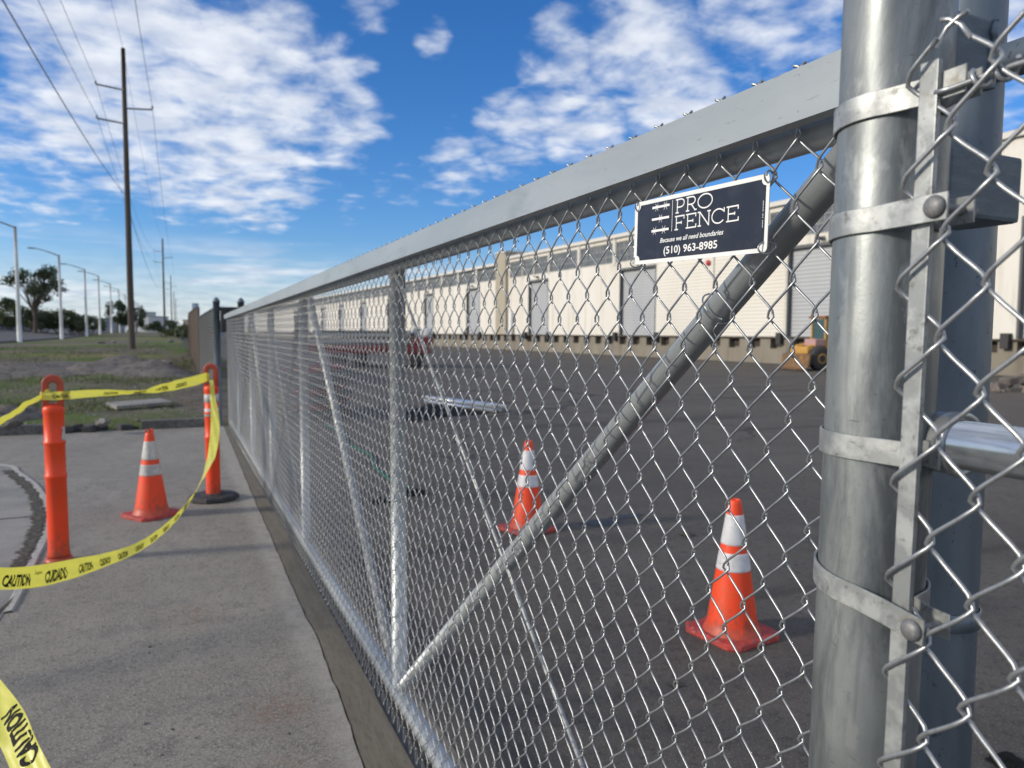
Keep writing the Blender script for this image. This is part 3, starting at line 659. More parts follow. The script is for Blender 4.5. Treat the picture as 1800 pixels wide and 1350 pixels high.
def text_mesh(txt, width, height, shear=0.0, bold=0.0):
    """flat text fitted to width x height, returned as (verts, faces) with origin at the lower left"""
    cu = bpy.data.curves.new('t', 'FONT'); cu.body = txt; cu.size = 1; cu.shear = shear; cu.offset = bold; cu.resolution_u = 3
    ob = bpy.data.objects.new('t', cu); C.objects.link(ob); dg = bpy.context.evaluated_depsgraph_get(); dg.update()
    me = bpy.data.meshes.new_from_object(ob.evaluated_get(dg)); v = np.array([q.co[:] for q in me.vertices]); f = [tuple(p.vertices) for p in me.polygons]
    bpy.data.objects.remove(ob); bpy.data.curves.remove(cu); bpy.data.meshes.remove(me)
    mn, mx = v.min(0), v.max(0); capn = .0; v[:, 0] = (v[:, 0]-mn[0])/(mx[0]-mn[0])*width
    v[:, 1] = v[:, 1]*height/.70; v[:, 2] = 0
    return v, f
def put_text(txt, x, y, w, h, nm, shear=0, bold=0, m=WPRINT, z=.00158):
    v, f = text_mesh(txt, w*mm, h*mm, shear, bold); v += np.array((x*mm, y*mm, z)); s = MB(); s.add(v, f); return s.build(nm, m, sg)
put_text('Because we all need boundaries', 72, 31.0, 147.5, 7.3, 'slogan_lettering', .28, .012)
put_text('(510) 963-8985', 82, 12.8, 125.5, 11.2, 'phone_number', 0, .016)
def ring(cx, cy, cz, ra, rb, tilt, nm='wire_ring', parent=None, r=.0013):
    s = MB(); s.tube([(cx+ra*cos(t)*cos(tilt), cy+rb*sin(t), cz+ra*cos(t)*sin(tilt)+.0006*t) for t in np.linspace(0, 6.5, 26)], r, 6, (.2, .3, .9)); return s.build(nm, WIRE, parent)
for cx, cy, a in ((.004, HS-.006, .9), (WS-.005, HS-.004, 1.2), (WS-.004, .006, -1.1), (.004, .004, -1.2)):
    ring(cx, cy, -.004, .011, .008, a, 'wire_ring', sg)

# ------------------------------------------------------------------ near support post with bands, bar and fixed fabric
PX, PY_, PR = .566, .466, .0445
post = thing('terminal_post', 'thick scratched galvanized steel post in the right foreground with four tension bands', 'post', (PX-.0127*.911+.0015, PY_+.0127*.413-.0008, 0))
post.rotation_euler = (.0045, .0105, 0)
s = MB(); s.tube([(0, 0, z) for z in np.linspace(-.1, 2.35, 12)], PR, 48, (1, 0, 0)); s.build('post_shaft', GALV, post)
s = MB(); s.lathe([(PR+.004, 2.34), (PR+.005, 2.365), (PR*.8, 2.39), (PR*.4, 2.405), (.0001, 2.41)], 32); s.build('post_cap', GALV, post)
BOLTM = material('dull_zinc_bolt', (.17, .172, .175), .55, .4, var=[(300, .5, .65, (.24, .24, .24), one)], bump=(500, .3, .0004))
BARX, BARY = .529, .4045
def band(z, front_over, zb, bolt=True):
    """sheet-steel band: wraps the post, its two ends run past the bar and are bolted together"""
    s = MB(); h = .0105; t = .0022; R = PR+.0012
    # path in post-local xy; outer end tangent on the camera side, going towards -Y
    ex = BARX-PX; ey = BARY-PY_
    xo = ex-.0075 if front_over else ex+.0052
    pth = []
    a0 = radians(205 if front_over else 212)
    tail = .026 if bolt else .004
    end = (xo+.0005, ey-tail)
    pth.append((end[0], end[1], zb)); pth.append((xo, ey-.006, zb+(z-zb)*.25)); pth.append((xo-.001, ey+.010, zb+(z-zb)*.45))
    for k in range(33):
        a = a0-(a0+radians(70))*k/32; pth.append((R*cos(a), R*sin(a), z))
    pth.append((ex+.030, ey+.012, z)); pth.append((ex+.022, ey-.006, zb)); pth.append((ex+.021, ey-.006-tail*.77, zb))
    P = np.array(pth); P[:, 2] = np.interp(np.arange(len(P)), [0, 2, 14, len(P)-1], [zb, zb+(z-zb)*.30, z, zb])
    Tn = np.gradient(P[:, :2], axis=0); Tn /= np.linalg.norm(Tn, axis=1)[:, None]; Nn = np.stack([Tn[:, 1], -Tn[:, 0]], 1)
    n = len(P); vs = []
    for p, q in zip(P, Nn):
        vs += [(p[0], p[1], p[2]-h), (p[0]-q[0]*t, p[1]-q[1]*t, p[2]-h), (p[0]-q[0]*t, p[1]-q[1]*t, p[2]+h), (p[0], p[1], p[2]+h)]
    fs = []
    for i in range(n-1):
        for k in range(4): a, b = i*4+k, i*4+(k+1) % 4; fs.append((a, b, b+4, a+4))
    fs += [(3, 2, 1, 0), tuple((n-1)*4+k for k in (0, 1, 2, 3))]
    s.add(vs, fs, True); o = s.build('tension_band', BANDM, post)
    o.data.set_sharp_from_angle(angle=radians(35)); md = o.modifiers.new('bev', 'BEVEL'); md.width = .0005; md.segments = 1
    if bolt:
        s = MB(); bxp = xo-.0024 if front_over else xo-.001
        M_ = Matrix.Translation((bxp, ey-.0165, zb))@Matrix.Rotation(-pi/2, 4, 'Y')
        if front_over: s.lathe([(.0085, 0), (.0088, .0012), (.0078, .0030), (.0055, .0044), (.0028, .0051), (.0001, .0053)], 20, M_)
        M2 = Matrix.Translation((ex+.0235, ey-.0165, zb))@Matrix.Rotation(pi/2, 4, 'Y'); s.lathe([(.0075, 0), (.0075, .006)], 6, M2, smooth=False); s.lathe([(.0038, .006), (.0038, .012)], 12, M2)
        s.cyl((bxp, ey-.0165, zb), (ex+.02, ey-.0165, zb), .0038, 10); s.build('carriage_bolt', BOLTM, o)
    return o
band(1.722, False, 1.727); band(1.628, True, 1.632); band(1.440, False, 1.437, False); band(1.322, True, 1.303)
s = MB(); s.box((BARX-PX-.0026, BARY-PY_-.0078, .06), (BARX-PX+.0026, BARY-PY_+.0078, 1.746), .0009); s.build('tension_bar', BANDM, post)
# crosspieces behind the post
s = MB(); s.box((.03, -.026, 1.752), (.087, .034, 1.813), .003); s.build('upper_bracket', BLOCK, post)
s = MB(); s.tube([(.0875+.002*sin(z*400), -.026+.001*cos(z*260), z) for z in np.linspace(1.753, 1.812, 18)], .0042, 8, (0, 1, 0)); s.build('weld_bead', GALV_D, post)
s = MB(); s.box((.040, -.026, 1.640), (.141, .034, 1.700), .004); s.build('lower_bracket', BLOCK, post)
# fixed fabric towards the camera
fx = thing('fixed_fence_panel', 'near chain-link fence panel of thick wire running off the right edge toward the viewer', 'fence', (.532, -.6, 0))
Fo = Vector((.532, -.6, 0))
def fp(o): o.location = -Fo; return o
s = MB()
weave(s, .532, .4135, .0332, 88, 1.731, 1.690, .0795, .06, 1.760, .0038, .00185, .0034, first_B=.0054, lod=lambda y: (18, 10) if y < .5 else (10, 6), dirn=-1, first_e=.004)
y = .4135
for k in range(88):                                             # twisted top ends
    if k % 2 == 1:
        for q in (-1, 1):
            s.tube([(.532+.003*q, y-q*.012, 1.752), (.532+.002*q, y-q*.004, 1.764), (.532-.001*q, y+q*.003, 1.770), (.532-.001*q, y+q*.010, 1.772)], .0019, 8)
    y -= .0332
fp(s.build('chain_link_mesh', WIRE, fx))
s = MB(); s.tube([(.60, q, 1.443) for q in np.linspace(.425, -2.5, 12)], .0205, 28); fp(s.build('mid_rail', CHROME, fx))
s = MB(); M_ = Matrix.Translation((.60, .0, 1.443))@Matrix.Rotation(-pi/2, 4, 'X')
s.lathe([(.0200, .412), (.0215, .4045), (.0268, .4025), (.0278, .405), (.0272, .412), (.0262, .424), (.0245, .436), (.0215, .446), (.0155, .454), (.008, .4585), (.0001, .460)], 32, M_, close=False); fp(s.build('rail_end_cup', material('cast_cup_metal', (.40, .42, .43), .35, .75, bump=[(160, .2, .0006)]), fx))
s = MB(); s.tube([(.536+.002*sin(q*40), q, 1.722+.0015*sin(q*60)) for q in np.linspace(.396, -2.45, 240)], .0022, 8, (0, 0, 1)); fp(s.build('tension_wire', WIRE, fx))
s = MB(); s.tube([(.538+.006*cos(t), .372-.016*t/6.28, 1.722+.007*sin(t)) for t in np.linspace(0, 14, 40)], .0017, 7, (0, 0, 1)); fp(s.build('wire_tie', WIRE, fx))
s = MB(); s.tube([(.60, -2.5, -.05), (.60, -2.5, 1.80)], .030, 20); fp(s.build('line_post', GALV, fx))
# rear post and its rail
rp = thing('rear_guide_post', 'dark blue-grey steel post just behind the thick post, carrying the rear top rail', 'post', (.944, .662, 0))
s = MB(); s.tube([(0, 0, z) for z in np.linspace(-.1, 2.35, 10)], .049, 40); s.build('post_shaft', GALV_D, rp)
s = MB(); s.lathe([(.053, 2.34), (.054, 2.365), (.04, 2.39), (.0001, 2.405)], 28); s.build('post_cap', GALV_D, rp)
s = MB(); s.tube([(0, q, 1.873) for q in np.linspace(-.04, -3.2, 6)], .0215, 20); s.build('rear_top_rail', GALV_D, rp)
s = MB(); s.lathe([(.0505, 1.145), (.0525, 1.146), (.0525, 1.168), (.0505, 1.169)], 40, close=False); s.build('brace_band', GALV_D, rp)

# ------------------------------------------------------------------ traffic cones
def make_cone(label, grimy=False, notch=False):
    t = thing('traffic_cone', label, 'traffic cone', group='orange traffic cones')
    H = .70; r0, r1 = .132, .030
    rr = lambda z: r0+(r1-r0)*(z-.03)/(H-.03)
    s = MB(); prof = [(.150, .022), (.143, .034), (rr(.06), .06)]+[(rr(z), z) for z in np.linspace(.08, H-.02, 16)]+[(r1*.98, H-.006), (r1*.8, H), (r1*.72, H-.004), (r1*.66, H-.10)]
    s.lathe(prof, 40, close=False); s.build('cone_body', CONEOR, t)
    if notch:
        for a in (0.2, 2.3, 4.4):
            s = MB()
            pts = [(r1*.98*cos(a+q), r1*.98*sin(a+q), H-.004) for q in (-.5, -.25, 0, .25, .5)]
            top = [(r1*.98*cos(a+q), r1*.98*sin(a+q), H+.028-abs(q)*.02) for q in (-.5, -.25, 0, .25, .5)]
            inn = [(p[0]*.8, p[1]*.8, p[2]) for p in pts]+[(p[0]*.8, p[1]*.8, p[2]) for p in top]
            s.add(pts+top+inn, [(i, i+1, i+6, i+5) for i in range(4)]+[(i+11, i+10, i+15, i+16) for i in range(4)]+[(i+5, i+6, i+16, i+15) for i in range(4)])
            s.build('torn_tip', CONEOR, t)
    for z0, z1 in ((.475, .625), (.345, .435)):
        s = MB(); s.lathe([(rr(z0)+.0008, z0), (rr(z0)+.0022, z0+.001)]+[(rr(z)+.0022, z) for z in np.linspace(z0+.01, z1-.01, 5)]+[(rr(z1)+.0022, z1-.001), (rr(z1)+.0008, z1)], 40, close=False)
        s.build('reflective_sleeve', REFLD if grimy else REFL, t)
    # square base with cut corners and wavy edge
    a = .185; c = .045; oc = [(-a+c, -a), (a-c, -a), (a, -a+c), (a, a-c), (a-c, a), (-a+c, a), (-a, a-c), (-a, -a+c)]
    P = []
    for i in range(8):
        p, q = np.array(oc[i]), np.array(oc[(i+1) % 8]); m = 10 if i % 2 == 0 else 3
        for k in range(m): P.append(p+(q-p)*k/m)
    n = len(P); vs = []; sc = [(.985, 0), (1, .006), (.99, .024), (.94, .030)]; wav = [.006*sin(i*.9)+.004*sin(i*2.3) for i in range(n)]
    for f, z in sc:
        for i, p in enumerate(P): vs.append((p[0]*f*(1+wav[i]*.6), p[1]*f*(1+wav[i]*.6), z+(wav[i]*.5 if z > 0 else 0)))
    for i, p in enumerate(P):
        L_ = np.linalg.norm(p); vs.append((p[0]/L_*.148, p[1]/L_*.148, .028))
    fs = [(l_*n+i, l_*n+(i+1) % n, (l_+1)*n+(i+1) % n, (l_+1)*n+i) for l_ in range(4) for i in range(n)]+[tuple(range(n))[::-1]]
    s = MB(); s.add(vs, fs); s.build('cone_base', CONEBASE, t); return t
c1 = make_cone('grimy orange traffic cone on the concrete apron, behind the hanging yellow tape', True, True); c1.location = (-.215, 6.78, 0); c1.rotation_euler = (0, 0, .62)
c2 = make_cone('clean-striped orange traffic cone in the yard, seen through the mesh above the diagonal brace'); q_ = gnd(927, 931); c2.location = (q_.x, q_.y, 0); c2.rotation_euler = (radians(-1), radians(1.5), .30)
q_ = gnd(1286, 1114); c3 = copy_tree(c2, (q_.x, q_.y, 0), .12, 'orange traffic cone in the yard nearest the thick post, lower right through the mesh')
# wear of their own
def patch_cyl(parent, nm, m, r, z0, z1, a0, a1, jag, seed=1, rf=None):
    rd = random.Random(seed); s = MB(); n = 10; vs = []; fs = []
    for k in range(n+1):
        z = z0+(z1-z0)*k/n; j0 = rd.uniform(-jag, jag); j1 = rd.uniform(-jag, jag); R = rf(z) if rf else r
        for q in range(5):
            a = a0+j0+(a1+j1-a0-j0)*q/4; vs.append((R*cos(a), R*sin(a), z+rd.uniform(-.002, .002)))
    for k in range(n):
        for q in range(4): a = k*5+q; fs.append((a, a+1, a+6, a+5))
    s.add(vs, fs); return s.build(nm, m, parent)
rc = lambda z: .132+(.030-.132)*(z-.03)/.67+.0012
patch_cyl(c2, 'black_mark', INK, 0, .285, .296, -2.95, -2.72, .03, 2, rc); patch_cyl(c2, 'black_mark', INK, 0, .262, .270, -2.95, -2.78, .03, 4, rc)

# ------------------------------------------------------------------ delineator posts
def make_delineator(label, base, bands):
    t = thing('delineator_post', label, 'delineator post', group='orange delineator posts')
    s = MB(); z0 = .03
    prof = [(.076, z0), (.077, z0+.02), (.0715, z0+.05), (.0695, z0+.30), (.0695, z0+.53), (.0735, z0+.535), (.0750, z0+.545), (.0735, z0+.556), (.0690, z0+.562), (.0685, z0+.755), (.0725, z0+.760), (.0742, z0+.770), (.0722, z0+.780), (.0680, z0+.784), (.0680, .985), (.070, .990), (.0725, 1.0), (.0728, 1.018), (.070, 1.034), (.060, 1.042), (.03, 1.046), (.0001, 1.047)]
    s.lathe([(r*.88, z) for r, z in prof], 36); s.build('post_tube', ORANGE, t)
    # handle: arch with a slot
    cu = bpy.data.curves.new('h', 'CURVE'); cu.dimensions = '2D'; cu.fill_mode = 'BOTH'; cu.extrude = .016; cu.bevel_depth = .010; cu.bevel_resolution = 3
    def spl(P):
        sp_ = cu.splines.new('POLY'); sp_.points.add(len(P)-1)
        for i, p in enumerate(P): sp_.points[i].co = (p[0], p[1], 0, 1)
        sp_.use_cyclic_u = True
    R = .051; H1 = .150
    o_ = [(-R, 0), (R, 0), (R, H1)]+[(R*cos(a), H1+R*.95*sin(a)) for a in np.linspace(.15, pi-.15, 14)]+[(-R, H1)]
    r_ = .031; i_ = [(-r_, .012), (r_, .012), (r_, H1-.012)]+[(r_*cos(a), H1-.012+r_*sin(a)) for a in np.linspace(.2, pi-.2, 10)]+[(-r_, H1-.012)]
    spl(o_); spl(i_)
    ob = bpy.data.objects.new('h', cu); C.objects.link(ob); dg = bpy.context.evaluated_depsgraph_get(); dg.update(); me = bpy.data.meshes.new_from_object(ob.evaluated_get(dg)); bpy.data.objects.remove(ob)
    h = bpy.data.objects.new('handle', me); C.objects.link(h); h.parent = t; h.location = (0, 0, 1.038); h.rotation_euler = (pi/2, 0, 0); me.materials.clear(); me.materials.append(ORANGE)
    for p in me.polygons: p.use_smooth = True
    if base:
        s = MB(); n = 40; s.lathe([(.215, 0), (.222, .008), (.218, .034), (.205, .046), (.11, .052), (.10, .060), (.0001, .061)], 10, smooth=False); o = s.build('rubber_base', RUBBER, t); o.rotation_euler = (0, 0, .2)
    else:
        s = MB(); s.lathe([(.085, .001), (.084, .012), (.075, .030), (.06, .031)], 30); s.build('fixing_flange', ORANGE, t)
    for z0_, z1_ in bands:
        s = MB(); rr_ = .0592; s.lathe([(rr_+.001, z0_), (rr_+.0035, z0_+.001), (rr_+.0030, z1_-.001), (rr_+.001, z1_)], 36, close=False); s.build('reflective_band', REFLD, t)
    return t
d1 = make_delineator('orange delineator post without a base on the apron, tape knotted to its handle, left side', False, []); d1.location = (-.742, 5.66, 0); d1.rotation_euler = (0, 0, radians(5))
d2 = make_delineator('orange delineator post with two white bands on a black rubber base beside the gate', True, [(.895, .968), (.765, .838)]); d2.location = (.285, 7.22, 0); d2.rotation_euler = (0, 0, radians(-12))
patch_cyl(d1, 'torn_sticker', REFLD, .0622, .80, .90, -.75, -.15, .12, 5)

# ------------------------------------------------------------------ caution tape
def tape(label, pts, wid, up, texts=(), tw=.076, crumple=0.0):
    """pts: 3-D control points; up: width directions; texts: (start m, word, length)"""
    n = 14; Pc = np.array(catmull([tuple(p) for p in pts], n)); Uc = np.array(catmull([tuple(u) for u in up], n)); Wc = np.array(catmull([(w, 0, 0) for w in wid], n))[:, 0]
    Tn = np.gradient(Pc, axis=0); seg = np.linalg.norm(np.diff(Pc, axis=0), axis=1); S_ = np.concatenate([[0], np.cumsum(seg)])
    Tn /= np.linalg.norm(Tn, axis=1)[:, None]; Uc = Uc-(Uc*Tn).sum(1)[:, None]*Tn; Uc /= np.linalg.norm(Uc, axis=1)[:, None]; Nn = np.cross(Tn, Uc)
    root = thing('caution_tape', label, 'caution tape', tuple(Pc[0])); o0 = Pc[0]
    m = 9
    def at(sv, v, lift=0.0):                                    # sv metres along, v in -.5..+.5 across
        i = np.clip(np.interp(sv, S_, np.arange(len(S_))), 0, len(S_)-1.0001); a = int(i); f = i-a
        p = Pc[a]*(1-f)+Pc[a+1]*f; u = Uc[a]*(1-f)+Uc[a+1]*f; nn = Nn[a]*(1-f)+Nn[a+1]*f; w = Wc[a]*(1-f)+Wc[a+1]*f
        cup = crumple*(w)*(sin(v*9+sv*21)+.6*sin(v*17-sv*37))*.10+(v*v)*.012*(w/.076)*0.6
        return p+u*v*w+nn*(cup+lift)-o0
    vs = []; ns = int(S_[-1]/.008)+2; sv = np.linspace(0, S_[-1], ns)
    for q in sv:
        for k in range(m): vs.append(at(q, -.5+k/(m-1)))
    s = MB(); s.add(vs, [(i*m+k, i*m+k+1, (i+1)*m+k+1, (i+1)*m+k) for i in range(ns-1) for k in range(m-1)], True); s.build('tape_film', YEL, root)
    if texts:
        for st, word, ln, hgt in texts:
            s = MB(); v, f = text_mesh(word, 1.0, .70, 0, .045 if word.isupper() else .01)
            v[:, 1] = v[:, 1]
            bm = bmesh.new(); bv = [bm.verts.new((q[0]*ln, q[1]*hgt, 0)) for q in v]
            for ff in f:
                try: bm.faces.new([bv[i] for i in ff])
                except ValueError: pass
            for it in range(3):
                es = [e for e in bm.edges if e.calc_length() > .012]
                if not es: break
                bmesh.ops.subdivide_edges(bm, edges=es, cuts=1); bmesh.ops.triangulate(bm, faces=bm.faces[:])
            bm.verts.index_update()
            yo = -hgt/2 if word.isupper() else .006
            vv = [at(st+q.co.x, (q.co.y+yo)/.076, .0007) for q in bm.verts]; ff = [[w.index for w in q.verts] for q in bm.faces]; bm.free()
            s.add(vv, ff); s.build('printed_word', INK, root)
    return root
def words(start, end, reverse=False, step=.232):
    out = []; k = 0; q = start
    while q+.16 < end:
        out.append((q, ('CAUTION', 'CUIDADO')[k % 2], .150, .050)); out.append((q+.168, 'Empire', .036, .012)) if k % 2 == 0 else None
        q += step; k += 1
    return out
UPV = np.array((0, 0, 1.0)); camr = np.array(cr); camu = -np.array(cd)
def P3(px, py, Z): return np.array(pz(px, py, Z))
hA = np.array((-.742, 5.66, 1.11)); hB = np.array((.285, 7.22, 1.115))
# A: far left run to the first post
pA = [np.array((-2.9, 3.2, .012)), np.array((-2.35, 3.5, .10)), P3(-330, 890, 3.3), P3(-120, 815, 3.9), P3(-10, 748, 4.3), P3(45, 712, 4.6), hA+np.array((-.06, -.03, -.005))]
tape('yellow caution tape stretched from the left picture edge to the left orange post', pA, [.076, .076, .076, .076, .07, .05, .03], [UPV+camr, UPV+camr*.5, UPV, UPV+camr*.2, UPV+camr*.5, UPV+camr*.4, UPV],
     words(.05, 3.1), crumple=1.0)
# B: post to post
dB = hB-hA; pB = [hA+np.array((-.05, -.062, 0.0)), hA+np.array((.06, -.045, .0)), hA+dB*.22+np.array((0, 0, -.02)), hA+dB*.45+np.array((0, 0, -.045)), hA+dB*.62+np.array((0, 0, -.038)), hA+dB*.85+np.array((0, 0, -.012)), hB+np.array((-.035, -.03, .01))]
tape('yellow caution tape stretched nearly level between the two orange posts', pB, [.05, .055, .05, .04, .076, .085, .080], [UPV, UPV, UPV+np.array((0, .2, 0)), np.array((.2, -.9, .5)), np.array((.1, -.5, 1)), UPV, UPV],
     [(.06, 'CAUTION', .12, .040), (.62, 'CAUTION', .15, .045), (.86, 'Empire', .036, .012), (.95, 'CUIDADO', .15, .045), (1.22, 'CAUTION', .15, .045), (1.48, 'CUIDADO', .15, .045)], crumple=.6)
# C: long drooping run towards the viewer
pC = [P3(372, 668, 6.42), P3(374, 700, 6.40), P3(378, 745, 6.30), P3(372, 800, 6.0), P3(350, 853, 5.55), P3(318, 900, 5.0), P3(280, 937, 4.45), P3(236, 965, 3.95), P3(185, 984, 3.5), P3(130, 999, 3.12), P3(70, 1012, 2.82), P3(0, 1017, 2.55)]
uC = [camr, camr, camr*.95+camu*.1, camr*.9+camu*.4, camr*.5+camu*.5-np.array(cf)*.6, camr*.3+camu*.6-np.array(cf)*.9, camr*.2+camu*.8-np.array(cf)*1.2, camu*.9-np.array(cf)*1.1+camr*.2, camu-np.array(cf)*.7, camu*1.0-np.array(cf)*.25, camu, camu*1.0+np.array(cf)*.1]
wC = [.03, .045, .075, .08, .055, .05, .05, .055, .062, .080, .082, .074]
# the same tape folds back beyond the picture edge, crosses the lower left corner and trails on the ground
dl = -camr*.86+camu*-.5; g0, g1, g2 = gnd(420, 1990, .010), gnd(330, 1850, .012), gnd(255, 1700, .05)
pD = [np.array(g0), np.array(g1), np.array(g2), P3(165, 1545, 1.55), P3(95, 1430, 1.58), P3(54, 1352, 1.66), P3(24, 1285, 1.75), P3(-8, 1225, 1.86), P3(-60, 1160, 2.0), P3(-150, 1085, 2.1), P3(-250, 1025, 2.15), P3(-310, 960, 2.2), P3(-270, 930, 2.28), P3(-190, 975, 2.33), P3(-90, 1008, 2.4)]
uD = [dl]*7+[dl-np.array(cf)*.3, dl-np.array(cf)*.5, dl-np.array(cf)*.6, dl+camu*.3, -camr+camu*.6, -camr*.2+camu, camu, camu]
wD = [.076]*7+[.06, .045, .05, .06, .05, .06, .076, .076]
pAll, uAll, wAll = pD+pC[::-1], uD+uC[::-1], wD+wC[::-1]
_P = np.array(catmull([tuple(p) for p in pAll], 14)); _S = np.concatenate([[0], np.cumsum(np.linalg.norm(np.diff(_P, axis=0), axis=1))])
sD, sC = float(_S[5*14]), float(_S[len(pD)*14])                 # run lengths at the corner piece and where the tape re-enters the picture
Ct = [(sC+.015, 'CAUTION', .185, .054), (sC+.24, 'Empire', .05, .017), (sC+.325, 'CUIDADO', .19, .056), (sC+.64, 'CAUTION', .16, .05), (sC+.90, 'CUIDADO', .15, .05)]
Ct += [(sC+1.17+.29*k, ('CAUTION', 'CUIDADO')[k % 2], .15, .05) for k in range(int((_S[-1]-sC-1.4)/.29))]
tape('long drooping yellow caution tape that also crosses the lower left corner with CAUTION running upward', pAll, wAll, uAll,
     [(sD+.012, 'CAUTION', .205, .062)]+Ct, crumple=.3)
# knots round the two handles
def knot(c, r, label):
    s = MB(); ns = 60
    vs = []
    for i in range(ns+1):
        a = i/ns*4.2*pi; rr_ = r*(1+.25*sin(a*2.3)); zc_ = .018*sin(a*.7); w = .016+.010*sin(a*1.7)
        for k in (-1, -.3, .3, 1): vs.append((c[0]+rr_*cos(a)*.9+.004*sin(k*5+a), c[1]+rr_*sin(a)+.003*k*cos(3*a), c[2]+zc_+k*w))
    s.add(vs, [(i*4+k, i*4+k+1, i*4+k+5, i*4+k+4) for i in range(ns) for k in range(3)], True); return s.build('tape_knot', YEL, None, label, 'tape knot')
knot((-.742-.040, 5.655, 1.112), .026, 'bunched yellow tape wound round the handle of the left orange post')
knot((.285-.036, 7.205, 1.115), .024, 'bunched yellow tape wound round the handle of the right orange post')

# ------------------------------------------------------------------ pebbles, scraps
def pebble(name, loc, r, m, label, cat, seed, group=None, flat=.7):
    bm = bmesh.new(); bmesh.ops.create_icosphere(bm, subdivisions=2, radius=r); rd = random.Random(seed)
    for v in bm.verts: v.co *= 1+rd.uniform(-.22, .22); v.co.z *= flat; v.co.x *= 1.25
    me = bpy.data.meshes.new(name); bm.to_mesh(me); bm.free(); me.materials.append(m)
    o = bpy.data.objects.new(name, me); C.objects.link(o); o.location = (loc[0], loc[1], loc[2]+r*flat*.75); o.rotation_euler = (0, 0, rd.uniform(0, 6)); tag(o, label, cat, group); return o
PB = [(252, 1273, .0085, 'rounded pale pebble, largest on the apron, near the bottom edge'), (303, 1283, .005, 'dark angular pebble right of the largest pebble'), (282, 1328, .0055, 'whitish pebble lowest on the apron'),
      (263, 1138, .0065, 'upper of two small dark pebbles close together on the apron'), (262, 1148, .004, 'lower of two small dark pebbles close together on the apron'), (235, 1222, .004, 'tiny grey pebble above and left of the largest pebble'),
      (180, 1102, .005, 'pale flat pebble below the drooping tape'), (172, 1190, .0038, 'white speck of stone left on the apron'), (342, 1298, .004, 'small grey pebble right of the lowest pebble'),
      (508, 1290, .005, 'dark stone chip near the cracked edge of the gate strip')]
for i, (px, py, r, lb) in enumerate(PB):
    pebble('pebble', gnd(px, py), r, STONE if i not in (3, 4, 1, 9) else material('dark_stone', (.09, .085, .08), .85), lb, 'pebble', i, 'loose pebbles on the concrete')
def scrap(name, px, py, r, lb, cat, m=TARP, seed=1):
    rd = random.Random(seed); s = MB(); c = gnd(px, py); n = 9; vs = []
    for j in range(n):
        for i in range(n):
            u, v = i/(n-1)-.5, j/(n-1)-.5; vs.append((c.x+u*2*r*(1+rd.uniform(-.2, .2)), c.y+v*1.6*r*(1+rd.uniform(-.2, .2)), .004+r*.5*abs(sin(u*7+seed)*cos(v*6+seed))*(1-2*abs(u))*(1-2*abs(v))+rd.uniform(0, r*.12)))
    s.add(vs, [(j*n+i, j*n+i+1, (j+1)*n+i+1, (j+1)*n+i) for j in range(n-1) for i in range(n-1)], True); return s.build(name, m, None, lb, cat)
scrap('plastic_scrap', 722, 868, .14, 'crumpled black plastic scrap in the yard right of the gate upright', 'litter', seed=3)
scrap('plastic_scrap', 672, 882, .10, 'crumpled black plastic scrap in the yard left of the gate upright', 'litter', seed=5)
DL = material('dry_brown_leaf', (.075, .06, .045), .8)
scrap('dead_leaf', 1208, 941, .055, 'dry curled leaf on the asphalt between the two yard cones', 'leaf', DL, 7)
scrap('dead_leaf', 1188, 1205, .03, 'small dark dry leaf on the asphalt below the nearest yard cone', 'leaf', DL, 8)
scrap('plastic_scrap', 1770, 1342, .06, 'jagged black scrap on the asphalt in the bottom right corner', 'litter', seed=11)
# green hose
s = MB(); hp = catmull([(2.20, 12.2, .018), (2.24, 11.0, .018), (2.10, 10.0, .018), (2.16, 9.0, .018), (2.02, 8.2, .018), (1.98, 7.3, .018), (2.06, 6.9, .018)], 10); s.tube(hp, .014, 8)
s.build('garden_hose', TEALM, None, 'green hose lying across the yard asphalt behind the mesh', 'hose')
# silver pipes and a black sheet doubling as the shadow beside them
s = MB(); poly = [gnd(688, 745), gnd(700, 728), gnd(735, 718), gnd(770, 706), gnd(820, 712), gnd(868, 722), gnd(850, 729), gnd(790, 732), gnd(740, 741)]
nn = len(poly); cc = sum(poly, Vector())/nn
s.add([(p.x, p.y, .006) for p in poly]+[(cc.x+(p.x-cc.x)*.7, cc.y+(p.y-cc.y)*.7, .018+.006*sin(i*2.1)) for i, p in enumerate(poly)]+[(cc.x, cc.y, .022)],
      [(i, (i+1) % nn, (i+1) % nn+nn, i+nn) for i in range(nn)]+[(i+nn, (i+1) % nn+nn, 2*nn) for i in range(nn)]); s.build('black_shadow_sheet', TARP, None, 'black plastic sheeting under the silver pipes, doubling as their dark shadow on the asphalt', 'sheeting')
a, b = gnd(765, 708), gnd(880, 724); dv = (b-a).normalized(); sd = Vector((dv.y, -dv.x, 0))
if sd.y > 0: sd = -sd
for i, (o, z, e) in enumerate([(0, .043, 0), (.09, .043, .1), (.18, .043, -.1), (.27, .043, .15), (.045, .119, .2), (.135, .119, -.15), (.225, .119, .05)]):
    s = MB(); p0 = a+sd*(o)+dv*e; p1 = b+sd*o+dv*e; s.cyl((p0.x, p0.y, z), (p1.x, p1.y, z+.005), .038, 12)
    s.build('steel_pipe', SILV, None, 'bright silver pipe in the low stack lying on the yard asphalt', 'pipe', 'stacked silver pipes in the yard')

# ------------------------------------------------------------------ warehouse and dock
bo = gnd(1151, 628); bdir = np.array((-.033, .9995, 0)); bang = atan2(bdir[1], bdir[0])-pi/2
